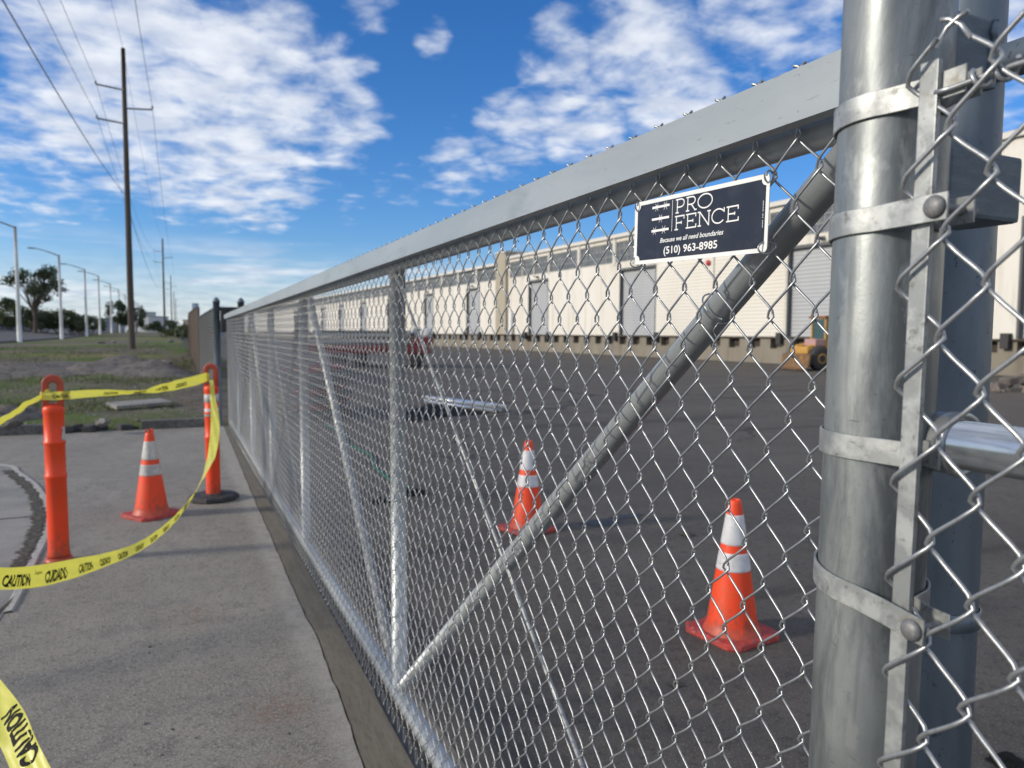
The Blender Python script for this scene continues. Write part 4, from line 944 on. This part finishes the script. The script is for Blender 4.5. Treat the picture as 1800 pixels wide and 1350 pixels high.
# local frame: x outwards to the yard is negative, y along the facade, z up
def bthing(name, label, cat): return thing(name, label, cat, (bo.x, bo.y, 0), bang)
def bbox(mb, s0, s1, z0, z1, x0, x1, bev=0): mb.box((x0, s0, z0), (x1, s1, z1), bev)
def facade(t, S0, S1, H, doors, wins, wm_=CREAM, split=None):
    mb = MB(); x0, x1 = 0.0, .35
    zd0, zd1 = 1.42, 5.92; zw0, zw1 = 6.5, 7.85
    cur = S0
    for a, b in sorted(doors):
        bbox(mb, cur, a, 1.40, zw0-.04, x0, x1); bbox(mb, a, b, zd1, zw0-.04, x0, x1); cur = b
    bbox(mb, cur, S1, 1.40, zw0-.04, x0, x1)
    cur = S0
    for a, b in sorted(wins): bbox(mb, cur, a, zw0-.04, zw1+.04, x0, x1); cur = b
    bbox(mb, cur, S1, zw0-.04, zw1+.04, x0, x1); bbox(mb, S0, S1, zw1+.04, H-.18, x0, x1)
    bbox(mb, S0, S1, 0, H-.2, 14, 14.3); bbox(mb, S0, S0+.3, 0, H-.2, .35, 14); bbox(mb, S1-.3, S1, 0, H-.2, .35, 14)
    mb.build('wall', wm_, t)
    mb = MB(); bbox(mb, S0-.1, S1+.0, H-.18, H, -.16, 14.5); ro = mb.build('roof', ROOFM, t)
    mb = MB(); bbox(mb, S0-.1, S1, H-.26, H-.02, -.20, -.162); mb.build('fascia', TRIM, ro)
    for a, b in doors:
        mb = MB(); bbox(mb, a+.02, b-.02, zd0, zd1, .24, .29); d = mb.build('roll_up_door', DOORM, t)
        mb = MB(); bbox(mb, a-.06, a+.03, zd0, zd1+.05, -.02, .26); bbox(mb, b-.03, b+.06, zd0, zd1+.05, -.02, .26); bbox(mb, a-.06, b+.06, zd1-.06, zd1+.10, -.022, .238); mb.build('door_frame', DARKTR, d)
    for a, b in wins:
        mb = MB(); nv = max(3, int((b-a)/.40)); xw = .10
        for k in range(nv+1): q = a+(b-a)*k/nv; bbox(mb, q-.016, q+.016, zw0, zw1, xw-.03, xw)
        for k in range(4): z = zw0+(zw1-zw0)*k/3; bbox(mb, a, b, z-.018, z+.018, xw-.034, xw-.004)
        w_ = mb.build('window', MUNT, t)
        mb = MB(); bbox(mb, a, b, zw0, zw1, xw+.002, xw+.02); mb.build('pane', GLASS, w_)
    for a, b in doors:
        for q in (a-.35, b+.35):
            mb = MB(); mb.box((-.26, q-.16, 1.02), (-.002, q+.16, 1.62), .02); mb.build('rubber_dock_bumper', RUBBER, t)
        mb = MB(); m_ = (a+b)/2; mb.box((-.16, m_-.12, 6.12), (-.002, m_+.12, 6.30), .02); mb.box((-.42, m_-.14, 6.20), (-.16, m_+.14, 6.26), .01); mb.build('door_lamp', LAMPG, t)
    # pilasters between the windows
    cur = None
    for a, b in sorted(wins):
        if cur is not None and a-cur < .6: mb = MB(); bbox(mb, cur+.06, a-.06, 6.3, H-.27, -.06, -.002); mb.build('pilaster', TRIM, t)
        cur = b
wh = bthing('warehouse', 'cream warehouse with tall grey roll-up doors and a strip of many-paned windows behind the dock', 'warehouse')
wins = []
k_ = 14.4
wins += [(14.4, 16.75), (16.95, 18.8), (19.0, 21.45)]
q = 9.75
while q > -17: wins.append((q+.02, q+4.35)); q -= 4.75
wins = [w for w in wins if w[0] > -17.2]
facade(wh, -17.4, 21.8, 8.42, [(14.35, 17.75), (.05, 4.05), (-15.2, -11.0)], wins)
mb = MB(); mb.lathe([(.0001, 0), (.12, .02), (.17, .09), (.17, .12), (.06, .13), (.0001, .14)], 20, Matrix.Translation((0, -5.0, 5.68))@Matrix.Rotation(-pi/2, 4, 'Y')); mb.build('alarm_bell', material('red_enamel', (.45, .02, .02), .4), wh)
mb = MB(); mb.cyl((-.05, -5.45, 1.42), (-.05, -5.45, 8.1), .05, 8); mb.build('downpipe', TRIM, wh)
mb = MB(); mb.box((-.35, 20.5, 1.41), (-.12, 20.95, 3.35), .02); mb.build('white_cabinet', WHITE, wh)
mb = MB(); mb.box((-.025, -10.85, 1.42), (-.002, -.06, 5.9)); mb.build('siding_panel', SIDING, wh)
w2 = bthing('warehouse_wing', 'lower far wing of the cream warehouse, left of the brownish firewall', 'warehouse')
wins2 = []; q = 24.5
while q < 188: wins2.append((q, q+4.3)); q += 4.75
facade(w2, 24.0, 190, 8.05, [(28.2, 31.5), (41.4, 44.4), (56, 59.3), (70, 73.5), (84, 87.5), (98, 101.5), (112, 115.5), (126, 130)], wins2)
w3 = bthing('warehouse_annex', 'taller plain cream block of the warehouse right of the thick post', 'warehouse')
facade(w3, -75, -17.4, 9.25, [(-26.5, -22.3), (-40, -36)], [])
fw = bthing('firewall', 'brownish firewall pilaster rising above the warehouse roof', 'firewall')
mb = MB(); bbox(mb, 21.82, 23.98, 1.40, 8.85, -.25, 14.4); mb.build('wall', PILM, fw)
mb = MB(); bbox(mb, 21.78, 24.02, 8.85, 8.97, -.3, 14.45); mb.build('coping', TRIM, fw)
dk = bthing('loading_dock', 'stained concrete loading dock with a row of dark slots along the warehouse', 'loading dock')
mb = MB(); bbox(mb, -75, 190, 1.30, 1.405, -.02, .60); bbox(mb, -75, 190, -.02, .78, .0, .5); bbox(mb, -75, 190, .78, 1.30, .40, .5)
q = -75
while q < 190: bbox(mb, q, q+.72, .78, 1.30, .004, .40); q += 1.55
mb.build('dock_wall', DOCKC, dk)
mb = MB(); bbox(mb, -75, 190, .88, 1.28, .34, .39); mb.build('dark_recess', DOCKT, dk)
mb = MB(); bbox(mb, -75, 190, 1.315, 1.395, -.09, -.024); mb.build('dock_bumper_rail', DOCKT, dk)

# ------------------------------------------------------------------ wheel loader
ld = thing('wheel_loader', 'yellow wheel loader parked by the dock, half hidden by the thick post', 'wheel loader', tuple(gnd(1452, 650)), 0)
ld.location.z = 0
ax = np.array((cr[0], cr[1])); ax /= np.linalg.norm(ax); ld.rotation_euler = (0, 0, atan2(ax[1], ax[0])+.25)
def wheel(mb, x, y, r, w): mb.lathe([(r*.5, -w/2), (r*.9, -w/2), (r, -w*.35), (r, w*.35), (r*.9, w/2), (r*.5, w/2)], 20, Matrix.Translation((x, y, r))@Matrix.Rotation(pi/2, 4, 'X'))
for x in (-.9, 1.2):
    for y in (-.75, .75):
        s = MB(); wheel(s, x, y, .52, .36); w_ = s.build('wheel', RUBBER, ld)
        s = MB(); s.lathe([(.26, -.14), (.20, -.19), (.08, -.16), (.0001, -.16)], 16, Matrix.Translation((x, y, .52))@Matrix.Rotation(pi/2, 4, 'X')); s.lathe([(.0001, .16), (.08, .16), (.20, .19), (.26, .14)], 16, Matrix.Translation((x, y, .52))@Matrix.Rotation(pi/2, 4, 'X')); s.build('rim', LYEL, w_)
s = MB(); s.box((.15, -.55, .55), (2.0, .55, 1.30), .10); s.box((-1.35, -.50, .50), (.10, .50, 1.02), .06); s.build('body', LYEL, ld)
s = MB(); s.box((-1.42, -.62, .70), (-.45, .62, .95), .05); s.box((.7, -.95, 1.02), (1.75, .95, 1.10), .03); s.build('fender', LYEL, ld)
s = MB()
for x, y in ((-.42, -.45), (-.42, .45), (.55, -.45), (.55, .45)): s.box((x-.04, y-.04, 1.2), (x+.04, y+.04, 2.22))
s.box((-.46, -.5, 1.0), (.6, .5, 1.28), .03); s.build('cab_frame', LYEL, ld)
s = MB(); s.box((-.55, -.56, 2.22), (.70, .56, 2.34), .03); s.build('cab_roof', material('rusty_roof', (.25, .11, .04), .7), ld)
s = MB(); s.box((-.40, -.42, 1.30), (.52, .42, 2.19)); s.build('cab_glass', material('tinted_glass', (.05, .10, .11), .15, spec=.8), ld)
s = MB()
for y in (-.42, .42): s.tube([(-.3, y, 1.15), (-1.2, y, 1.02), (-1.55, y, .45)], .08, 8, (0, 1, 0))
s.build('lift_arm', LYEL, ld)
s = MB(); prof = [(-1.42, .72), (-1.50, .22), (-1.65, .05), (-1.95, .04), (-1.66, .12), (-1.58, .28), (-1.52, .70)]; n = len(prof)
s.add([(p[0], -.95, p[1]) for p in prof]+[(p[0], .95, p[1]) for p in prof], [tuple(range(n)), tuple(range(n, 2*n))[::-1]]+[(i, i+n, (i+1) % n+n, (i+1) % n) for i in range(n)]); s.build('bucket', material('rusty_bucket_steel', (.13, .075, .035), .7, var=[(5, .45, .65, (.24, .13, .05), one)]), ld)
s = MB(); s.box((-1.0, -.56, 1.03), (-.5, .2, 1.35), .05); s.build('pale_tank', material('dirty_pink_plastic', (.42, .25, .24), .6), ld)
# rubble at the dock on the right
rb = MB(); c = gnd(1775, 686)
for k in range(70):
    r = random.uniform(.05, .22); d = random.gauss(0, .9); e = random.gauss(0, .5); h = max(0, .6-.35*abs(d)-.3*abs(e))*random.random()
    rb.box((-r, -r*.7, -r*.5), (r, r*.7, r*.5), r*.2, Matrix.Translation((c.x+d*.8+.6, c.y+e-.5, h+r*.3))@Matrix.Rotation(random.uniform(0, 3), 4, 'Z')@Matrix.Rotation(random.uniform(-1, 1), 4, 'X'))
rb.build('rubble_pile', material('brown_grey_rubble', (.11, .095, .085), .9, var=[(3, .45, .6, (.20, .17, .15), one)], bump=(20, .5, .02)), None, 'heap of brown rubble in front of the dock at the right edge', 'rubble', kind='stuff')

# ------------------------------------------------------------------ trailer and steel stacks seen through the gate
ta, tb = pz(552, 640, 33), pz(752, 640, 33); tr = thing('flatbed_trailer', 'dark red flatbed trailer loaded with grey sheets and rolls, beyond the gate upright', 'trailer', ((ta.x+tb.x)/2, (ta.y+tb.y)/2, 0), atan2(tb.y-ta.y, tb.x-ta.x))
s = MB(); s.box((-2.7, -1.1, .62), (2.7, 1.1, .78), .02); s.build('deck', REDP, tr)
s = MB(); s.box((-2.7, -1.13, .78), (2.7, -1.09, .98)); s.box((2.0, -1.0, .98), (2.7, 1.0, 1.32), .03); s.build('side_board', REDP, tr)
for x in (-1.2, -.3, 2.1):
    s = MB(); s.lathe([(.2, -.12), (.38, -.12), (.40, 0), (.38, .12), (.2, .12)], 18, Matrix.Translation((x, -.95, .40))@Matrix.Rotation(pi/2, 4, 'X')); s.build('wheel', RUBBER, tr)
for i in range(6):
    s = MB(); s.box((-2.6+.05*i, -.95, .80+.14*i), (1.9-.04*i, .95, .90+.14*i), .01)
    s.build('grey_sheet_stack', PANELD if i % 2 else FARM[3], None, 'layer of grey sheet material stacked on the red trailer', 'sheets', 'sheets stacked on the trailer')
    bpy.context.scene.collection.objects[-1]
    o = [q for q in C.objects if q.name.startswith('grey_sheet_stack')][-1]
    o.location = tr.location; o.rotation_euler = tr.rotation_euler
for k, x in enumerate((2.1, 2.5)):
    s = MB(); s.lathe([(.08, -.8), (.20, -.8), (.20, .8), (.08, .8)], 18, Matrix.Rotation(pi/2, 4, 'X')); o = s.build('wire_roll', [GALV_D, WHITE][k], None, ['grey roll on the right end of the trailer', 'white-ended roll at the very end of the trailer'][k], 'roll')
    M_ = Matrix.Translation(tr.location)@Matrix.Rotation(tr.rotation_euler.z, 4, 'Z')@Matrix.Translation((x, 0, 1.52)); o.matrix_world = M_
c = gnd(632, 735);  # welded frames added as a guess at an unclear red and grey stack
for i in range(7):
    s = MB(); zz1 = .05+.13*i; s.box((-1.2, -.05, zz1), (.9, .05, zz1+.07)); s.box((-1.2, .55, zz1), (.9, .65, zz1+.07)); s.box((-1.2, -.045, zz1+.001), (-1.12, .64, zz1+.068)); s.box((.82, -.045, zz1+.001), (.9, .64, zz1+.068))
    for q in (-.6, 0, .5): s.box((q, .05, zz1+.005), (q+.05, .55, zz1+.065))
    o = s.build('steel_frame', REDP if i in (1, 3, 6) else PANELD, None, 'red or grey welded steel frame in the low stack in the yard beyond the gate', 'steel frame', 'steel frames stacked in the yard'); o.location = (c.x-.2+.04*(i % 3), c.y+1.0, 0); o.rotation_euler = (0, 0, 1.15+.03*(i % 2))

# ------------------------------------------------------------------ far gate post, far fences
fg = thing('far_gate_post', 'galvanized post at the far end of the gate with a dark roller bracket', 'post', (.615, 12.93, 0))
s = MB(); s.tube([(0, 0, -.1), (0, 0, 2.02)], .052, 20); s.build('post_shaft', GALV_D, fg)
s = MB(); s.lathe([(.058, 2.0), (.058, 2.03), (.03, 2.07), (.0001, 2.09)], 20); s.build('post_cap', GALV_D, fg)
s = MB(); s.box((.06, -.08, 1.52), (.22, .08, 1.86), .02); s.box((.05, -.05, 1.86), (.38, .05, 1.93), .01); s.build('roller_bracket', RUBBER, fg)
fg2 = copy_tree(fg, (.99, 12.93, 0), pi, 'galvanized post behind the far end of the gate, yard side of the roller bracket')
ff = thing('far_chain_link_fence', 'grey chain-link fence continuing beyond the far gate post', 'fence', (.60, 13.0, 0))
s = MB(); weave(s, 0, .08, .05, 190, 1.7, 1.755, .11, .20, 1.93, .003, .0022, .003, lod=lambda y: (6, 3)); s.build('chain_link_mesh', WIREF, ff)
for q in (2.4, 4.8, 7.2, 9.6):
    s = MB(); s.tube([(.03, q, .1), (.03, q, 1.95)], .03, 10); s.build('line_post', GALV_D, ff)
s = MB(); s.tube([(.03, 0, 1.94), (.03, 9.6, 1.94)], .021, 10); s.build('top_rail', GALV_D, ff)
bf = thing('board_fence', 'weathered brown board fence beyond the far chain-link fence', 'fence', (.60, 22.8, 0))
for i in range(60):
    s = MB(); h = 1.95+random.uniform(-.1, .08); z0 = T(0, 22.8+i*.3)*.7; s.box((random.uniform(-.02, .02), i*.3, z0), (.045, i*.3+.27, z0+h)); s.build('board', BOARD, bf)

# ------------------------------------------------------------------ dirt mounds, concrete slab, weeds
def mound(loc, rx, ry, h, label, seed):
    rd = random.Random(seed); n = 22; vs = []; ph = [rd.uniform(0, 6) for _ in range(6)]
    for j in range(n+1):
        for i in range(n+1):
            u, v = i/n*2-1, j/n*2-1; d = sqrt(u*u+v*v)*(1+.15*sin(3*atan2(v, u)+ph[0])); k = max(0, 1-d*d)
            vs.append((loc[0]+u*rx, loc[1]+v*ry, loc[2]-.06+h*k**.8*(1+.25*sin(u*5+ph[1])*sin(v*6+ph[2]))+.05*k*rd.uniform(-1, 1)))
    s = MB(); s.add(vs, [(j*(n+1)+i, j*(n+1)+i+1, (j+1)*(n+1)+i+1, (j+1)*(n+1)+i) for j in range(n) for i in range(n)], True)
    return s.build('dirt_mound', MOUNDM, None, label, 'dirt mound')
def gt(px, py, z0=.4):
    p = gnd(px, py, z0)
    for _ in range(4): p = gnd(px, py, T(p.x, p.y))
    return p
mound(gt(225, 652), 1.7, 2.2, .42, 'grey dirt mound right of the near utility pole base', 1)
mound(gt(55, 655), 2.2, 2.0, .30, 'low dark dirt mound at the left of the waste ground', 2)
mound(gt(265, 658), 1.3, 1.5, .25, 'small rocky mound between the pole and the board fence', 3)
mound(gt(140, 648), 3.2, 3.0, .22, 'broad grey gravel heap in the middle of the waste ground', 4)
mound(gt(10, 735), .7, .6, .22, 'small dark clod heap by the kerb at the left edge', 5)
p = gt(245, 714); s = MB(); s.box((-.48, -.33, 0), (.48, .33, .07), .012); o = s.build('concrete_slab', SLABM, None, 'pale broken concrete slab lying on the dirt beyond the kerb', 'slab'); o.location = (p.x, p.y, p.z+.01); o.rotation_euler = (.03, -.02, .35)
for i, (px, py, r, lb) in enumerate([(178, 604, .20, 'pale rock on the verge left of the near utility pole'), (200, 603, .16, 'pale rock just left of the near utility pole base'), (300, 602, .22, 'pale rock in the grass right of the near utility pole'), (256, 601, .14, 'small pale rock near the foot of the second pole'),
                                 (182, 748, .10, 'pale lump of concrete beside the break in the kerb'), (292, 645, .2, 'grey rock among weeds by the far fence'), (22, 748, .10, 'dark rock behind the kerb at the left'), (340, 678, .06, 'white stone behind the level tape')]):
    pebble('rock', gt(px, py), r, STONE if i != 6 else MOUNDM, lb, 'rock', 40+i, None, .6)
# weeds: nobody could count the blades
s = MB(); rd = random.Random(3); vs = []; fs = []
def blade(x, y, z, h, w):
    a = rd.uniform(0, 2*pi); lx, ly = rd.uniform(-.5, .5)*h, rd.uniform(-.5, .5)*h; n0 = len(vs)
    vs.extend([(x-w*cos(a), y-w*sin(a), z), (x+w*cos(a), y+w*sin(a), z), (x+lx*.5+w*.6*cos(a), y+ly*.5+w*.6*sin(a), z+h*.6), (x+lx, y+ly, z+h)]); fs.append((n0, n0+1, n0+2)); fs.append((n0, n0+2, n0+3))
patches = [(-1.4, 17.5, 1.8, 1.2), (-1.0, 15.2, 1.4, .9), (-3.0, 16.0, 1.5, 1.0), (-.5, 21, 1.6, 1.6), (-2.4, 21, 1.5, 2.0), (-5.5, 30, 4, 3.0), (-3.5, 36, 3, 4), (-9, 33, 3, 5), (.1, 27, .8, 4), (-1.5, 48, 2.5, 6), (-7, 44, 4, 4), (-4.5, 17.5, 1.2, 2)]
for cx, cy, rx, ry in patches:
    for k in range(1100):
        x, y = cx+rd.gauss(0, .5)*rx, cy+rd.gauss(0, .5)*ry
        if y < 13.15 or x > .55: continue
        sc_ = 1+max(0, y-20)*.02
        blade(x, y, T(x, y)-.01, rd.uniform(.03, .13)*sc_, .006*sc_)
s.add(vs, fs); s.build('grass', GRASSM, kind='stuff')
s = MB(); rd = random.Random(9)
for k in range(1400):
    x, y = rd.uniform(-7, .5), 13.1+abs(rd.gauss(0, 1))*5; r = rd.uniform(.008, .035); z = T(x, y)
    a = rd.uniform(0, 3); q = [(r*cos(a+i*1.57)*rd.uniform(.7, 1.2), r*sin(a+i*1.57)*rd.uniform(.7, 1.2)) for i in range(4)]
    s.add([(x+c_[0], y+c_[1], z-.01) for c_ in q]+[(x+rd.uniform(-.3, .3)*r, y+rd.uniform(-.3, .3)*r, z+r*.9)], [(0, 1, 4), (1, 2, 4), (2, 3, 4), (3, 0, 4)])
s.build('loose_gravel', STONE, kind='stuff')

# ------------------------------------------------------------------ utility poles and wires
def upole(loc, H, label, cross=True, r0=.17, r1=.10):
    t = thing('utility_pole', label, 'utility pole', loc, 0, 'wooden utility poles beside the road')
    s = MB(); s.tube([(0, 0, z) for z in np.linspace(-.3, H, 8)], np.linspace(r0, r1, 8), 14); s.build('pole_shaft', WOODP, t)
    for q, (z, sgn) in enumerate(((H-2.05, -1), (H-2.95, 1), (H-3.7, -1))):
        s = MB(); L_ = 1.25; s.tube([(0, -.06, z), (sgn*L_, -.06, z+.12 if sgn < 0 else z+.10)], .045, 8); a = s.build('crossarm', LAMPG, t)
        s = MB(); s.lathe([(.03, 0), (.06, .03), (.035, .06), (.06, .09), (.03, .14), (.0001, .16)], 10, Matrix.Translation((sgn*L_, -.06, z+.14))); s.build('insulator', LAMPG, a)
    return t
UP = [((-2.04, 42.7, .62), 15.0, 'nearest tall wooden utility pole with three arms'), ((-1.46, 127.3, .95), 14.8, 'second utility pole down the road, first beyond the nearest'), ((-.75, 212, 1.15), 14.8, 'third utility pole, small in the distance'),
      ((-.1, 297, 1.2), 14.8, 'fourth utility pole, very small in the distance'), ((.6, 382, 1.2), 14.8, 'farthest of the utility poles')]
for loc, H, lb in UP: upole(loc, H, lb)
arms = [(-1.25, -2.05+.28), (1.25, -2.95+.26), (-1.25, -3.7+.28)]
near = (-2.62, -42.0, .62)
stations = [near]+[u[0] for u in UP]; Hs = [15.0]+[u[1] for u in UP]
names = ['overhead wire along the upper left arms of the utility poles', 'overhead wire along the right arms of the utility poles', 'overhead wire along the lower left arms of the utility poles', 'overhead cable attached mid-height to the utility poles', 'thin overhead wire along the tops of the utility poles']
for wi, (dx, dz) in enumerate(arms+[(-.12, -7.2), (.0, 0.02)]):
    s = MB()
    for i in range(len(stations)-1):
        a, b = np.array(stations[i]), np.array(stations[i+1]); a = a+np.array((dx, -.06, Hs[i]+dz)); b = b+np.array((dx, -.06, Hs[i+1]+dz)); t = np.linspace(0, 1, 30)
        pts = a[None]+(b-a)[None]*t[:, None]; pts[:, 2] -= 4*(1.7 if wi != 3 else 1.9)*t*(1-t); s.tube(pts, .011 if wi < 3 else (.013 if wi == 3 else .008), 5, (1, 0, 0))
    s.build('overhead_wire', CABLE, None, names[wi], 'wire')

# ------------------------------------------------------------------ street lamps
LP = [(-11.05, 68.4, .52), (-10.9, 90.7, .42), (-10.8, 114.0, .70), (-10.6, 131.0, 1.0), (-10.6, 154, 1.12), (-10.6, 176, 1.18), (-10.6, 198, 1.2), (-10.6, 220, 1.2), (-10.6, 242, 1.2), (-10.6, 264, 1.2), (-10.6, 286, 1.2), (-10.6, 308, 1.2)]
t0 = thing('street_lamp', 'nearest white street lamp at the left edge, arm reaching over the road', 'street lamp', (*LP[0][:2], LP[0][2]), 0, 'white street lamps along the road')
s = MB(); s.tube([(0, 0, z) for z in np.linspace(-.2, 9.0, 6)], np.linspace(.175, .10, 6), 12); s.build('lamp_post', LAMPW, t0)
s = MB(); s.tube([(0, 0, 8.9), (-.6, 0, 9.15), (-1.4, 0, 9.42), (-2.1, 0, 9.58)], [.06, .055, .045, .04], 8, (0, 1, 0)); s.build('lamp_arm', LAMPG, t0)
s = MB(); s.box((-2.75, -.16, 9.52), (-2.05, .16, 9.64), .04); s.build('lamp_head', LAMPG, t0)
ords = ['second', 'third', 'fourth', 'fifth', 'sixth', 'seventh', 'eighth', 'ninth', 'tenth', 'eleventh', 'farthest']
for i, q in enumerate(LP[1:]): copy_tree(t0, (*q[:2], q[2]), 0, '%s white street lamp along the road, counting from the left edge' % ords[i])

# ------------------------------------------------------------------ trees and bushes
def crown(mb, c, R, n, leaf, rd, gaps=5, clumps=14):
    cl_ = []
    for k in range(clumps):
        a, b = rd.uniform(0, 2*pi), rd.uniform(-.6, 1); q = rd.uniform(.35, .95); cl_.append((cos(a)*q*sqrt(max(0, 1-b*b*.6)), sin(a)*q*sqrt(max(0, 1-b*b*.6)), b*.85, rd.uniform(.22, .42)))
    vs = []; fs = []
    for k in range(n):
        cx, cy, cz, cr2 = rd.choice(cl_)
        d = Vector((rd.gauss(0, 1), rd.gauss(0, 1), rd.gauss(0, 1))).normalized()*cr2*rd.uniform(.3, 1.05)
        p = Vector((c[0]+(cx+d.x)*R[0], c[1]+(cy+d.y)*R[1], c[2]+(cz+d.z)*R[2])); l_ = leaf*rd.uniform(.6, 1.5)
        u = Vector((rd.gauss(0, 1), rd.gauss(0, 1), rd.gauss(0, 1))).normalized(); v = u.orthogonal().normalized(); n0 = len(vs)
        vs += [tuple(p-u*l_), tuple(p+v*l_*.5), tuple(p+u*l_), tuple(p-v*l_*.5)]; fs.append((n0, n0+1, n0+2, n0+3))
    mb.add(vs, fs); return cl_
def tree(name, loc, H, R, label, m=LEAF, n=5000, leaf=.14, seed=1, trunk=True, cat='tree', low=.45, clumps=16, bare=0):
    rd = random.Random(seed); t = thing(name, label, cat, loc)
    s = MB(); cz = H*(low+1)/2 if trunk else H*.52
    cl_ = crown(s, (0, 0, cz), (R, R, H-cz if trunk else H*.5), n, leaf, rd, clumps=clumps)
    s.build('crown', m, t)
    if trunk:
        s = MB(); s.tube([(0, 0, -.3), (.05*H*.1, 0, H*.25), (0, .1, H*.55), (.1, 0, H*.8)], [.035*H, .026*H, .017*H, .006*H], 9)
        for cx, cy, cz2, _ in cl_[:10+bare]:
            e = (cx*R, cy*R, cz+cz2*(H-cz)); s.tube([(0, 0, H*rd.uniform(.2, .5)), (e[0]*.5, e[1]*.5, e[2]*.72), e], [.012*H, .007*H, .002*H], 5, (.3, .9, .2))
        s.build('trunk', BARK, t)
    else:
        s = MB(); 
        for k in range(6): a = k; s.tube([(.1*cos(a), .1*sin(a), -.1), (.5*R*cos(a), .5*R*sin(a), H*.55)], [.05, .02], 5, (.1, .2, .9))
        s.build('stem', BARK, t)
    return t
def tl(px, Z, zz=None):
    p = pz(px, 580, Z); return (p.x, p.y, (T(p.x, p.y) if zz is None else zz)-.1)
tree('leafy_tree', tl(62, 95), 8.6, 3.3, 'tall open-crowned tree behind the dark screen fence at the left', LEAF, 3300, .16, 11, low=.40, clumps=22, bare=12)
tree('leafy_tree', tl(4, 102), 4.3, 2.2, 'smaller tree cut by the left picture edge', LEAF, 2600, .16, 12)
hz = [(18, 98, 3.9, 2.6, LEAF2), (48, 99, 3.2, 2.6, LEAF2), (78, 99, 3.3, 2.8, LEAF), (104, 100, 3.3, 2.6, LEAF2), (128, 101, 3.4, 2.4, LEAF), (142, 103, 3.2, 2.0, LEAF), (160, 118, 3.0, 2.0, LEAF2)]
lbs = ['yellow-green bush at the foot of the small left tree', 'yellow-green bush left of the tall open tree trunk', 'dark bush right of the tall open tree trunk', 'olive bush between the first two street lamps', 'dark rounded bush between the second and third lamps', 'dark bush end left of the third lamp', 'small olive bush right of the third lamp']
for i, (px, Z, H, R, m) in enumerate(hz): tree('bush', tl(px, Z), H, R, lbs[i], m, 1700, .15, 20+i, False, 'bush')
tree('dense_tree', tl(207, 150), 6.4, 2.4, 'dense dark tree beside the road left of the near utility pole', LEAF, 2600, .20, 31, low=.1, clumps=20)
tree('dense_tree', tl(240, 150), 5.2, 1.8, 'dense dark tree showing just right of the near utility pole', LEAF, 2000, .20, 32, low=.1, clumps=18)
tree('bush', tl(288, 95), 2.2, 2.0, 'dark bush at the foot of the second utility pole', LEAF, 1500, .15, 33, False, 'bush')
tree('bush', tl(318, 90), 1.6, 1.7, 'low olive bush right of the second utility pole', LEAF2, 1200, .13, 34, False, 'bush')
tree('bush', tl(335, 120), 2.6, 2.2, 'low dark bush beyond the board fence', LEAF, 1200, .16, 35, False, 'bush')
# dark screened fence across the road
sf = thing('screened_fence', 'long dark green screened fence on the far side of the road', 'fence', (-25, 60, 0))
s = MB(); ysq = list(range(0, 200, 4)); n = len(ysq)
vs = [(0+.02*sin(i*1.3), y, T(-25, 60+y)-.2) for i, y in enumerate(ysq)]+[(0+.02*sin(i*1.3), y, T(-25, 60+y)+1.75) for i, y in enumerate(ysq)]
s.add(vs+[(v[0]-.03, v[1], v[2]) for v in vs], [(i, i+1, i+1+n, i+n) for i in range(n-1)]+[(2*n+i+1, 2*n+i, 2*n+i+n, 2*n+i+1+n) for i in range(n-1)]+[(i+n, i+1+n, 3*n+i+1, 3*n+i) for i in range(n-1)]); s.build('screen_cloth', SCREEN, sf)
for k in range(0, 200, 8):
    s = MB(); s.tube([(.06, k, T(-25, 60+k)-.2), (.06, k, T(-25, 60+k)+1.9)], .04, 6); s.build('fence_post', LAMPG, sf)

# ------------------------------------------------------------------ far buildings
def far_block(px0, px1, pytop, Z, m, label, name='far_building', dep=12, wn_=True, cat='building', zb=None):
    a, b = pz(px0, 580, Z), pz(px1, 580, Z); top = pz((px0+px1)/2, pytop, Z).z; z0 = (T(a.x, a.y) if zb is None else zb)-.5
    ang = atan2(b.y-a.y, b.x-a.x); w = (b-a).length; t = thing(name, label, cat, (a.x, a.y, 0), ang)
    s = MB(); s.box((0, 0, z0), (w, dep, top)); s.build('wall', m, t)
    s = MB(); s.box((-.15, -.15, top), (w+.15, dep+.15, top+.02*(top-z0)+.1)); s.build('roof', ROOFM, t)
    if wn_:
        nf = max(1, int((top-z0)/3.2)); nw = max(2, int(w/3.0))
        for j in range(nf):
            for i in range(nw):
                if nf*nw > 60: continue
                s = MB(); x = w*(i+.3)/nw; z = z0+1.6+j*3.1
                if z+1.2 < top: s.box((x, -.05, z), (x+w*.4/nw, .02, z+1.2)); s.build('window', GLASS, t)
    return t
far_block(246, 262, 556, 210, FARM[0], 'small white building right of the near utility pole')
far_block(262, 276, 563, 230, FARM[3], 'low grey building next to the small white building')
far_block(232, 246, 549, 260, FARM[0], 'pale building partly behind the near utility pole')
far_block(322, 340, 563, 240, FARM[1], 'low tan building beyond the board fence')
far_block(344, 372, 564, 260, FARM[3], 'long low grey building above the far chain-link fence')
far_block(166, 178, 560, 190, FARM[3], 'grey building between the third and fourth street lamps')
far_block(338.5, 343.5, 534, 1500, FARM[2], 'thin bluish skyscraper far away on the skyline', 'skyscraper', 18, True, 'skyscraper', 0)
far_block(258, 266, 549, 1500, FARM[2], 'faint bluish tower on the skyline left of the second pole', 'skyscraper', 18, True, 'skyscraper', 0)
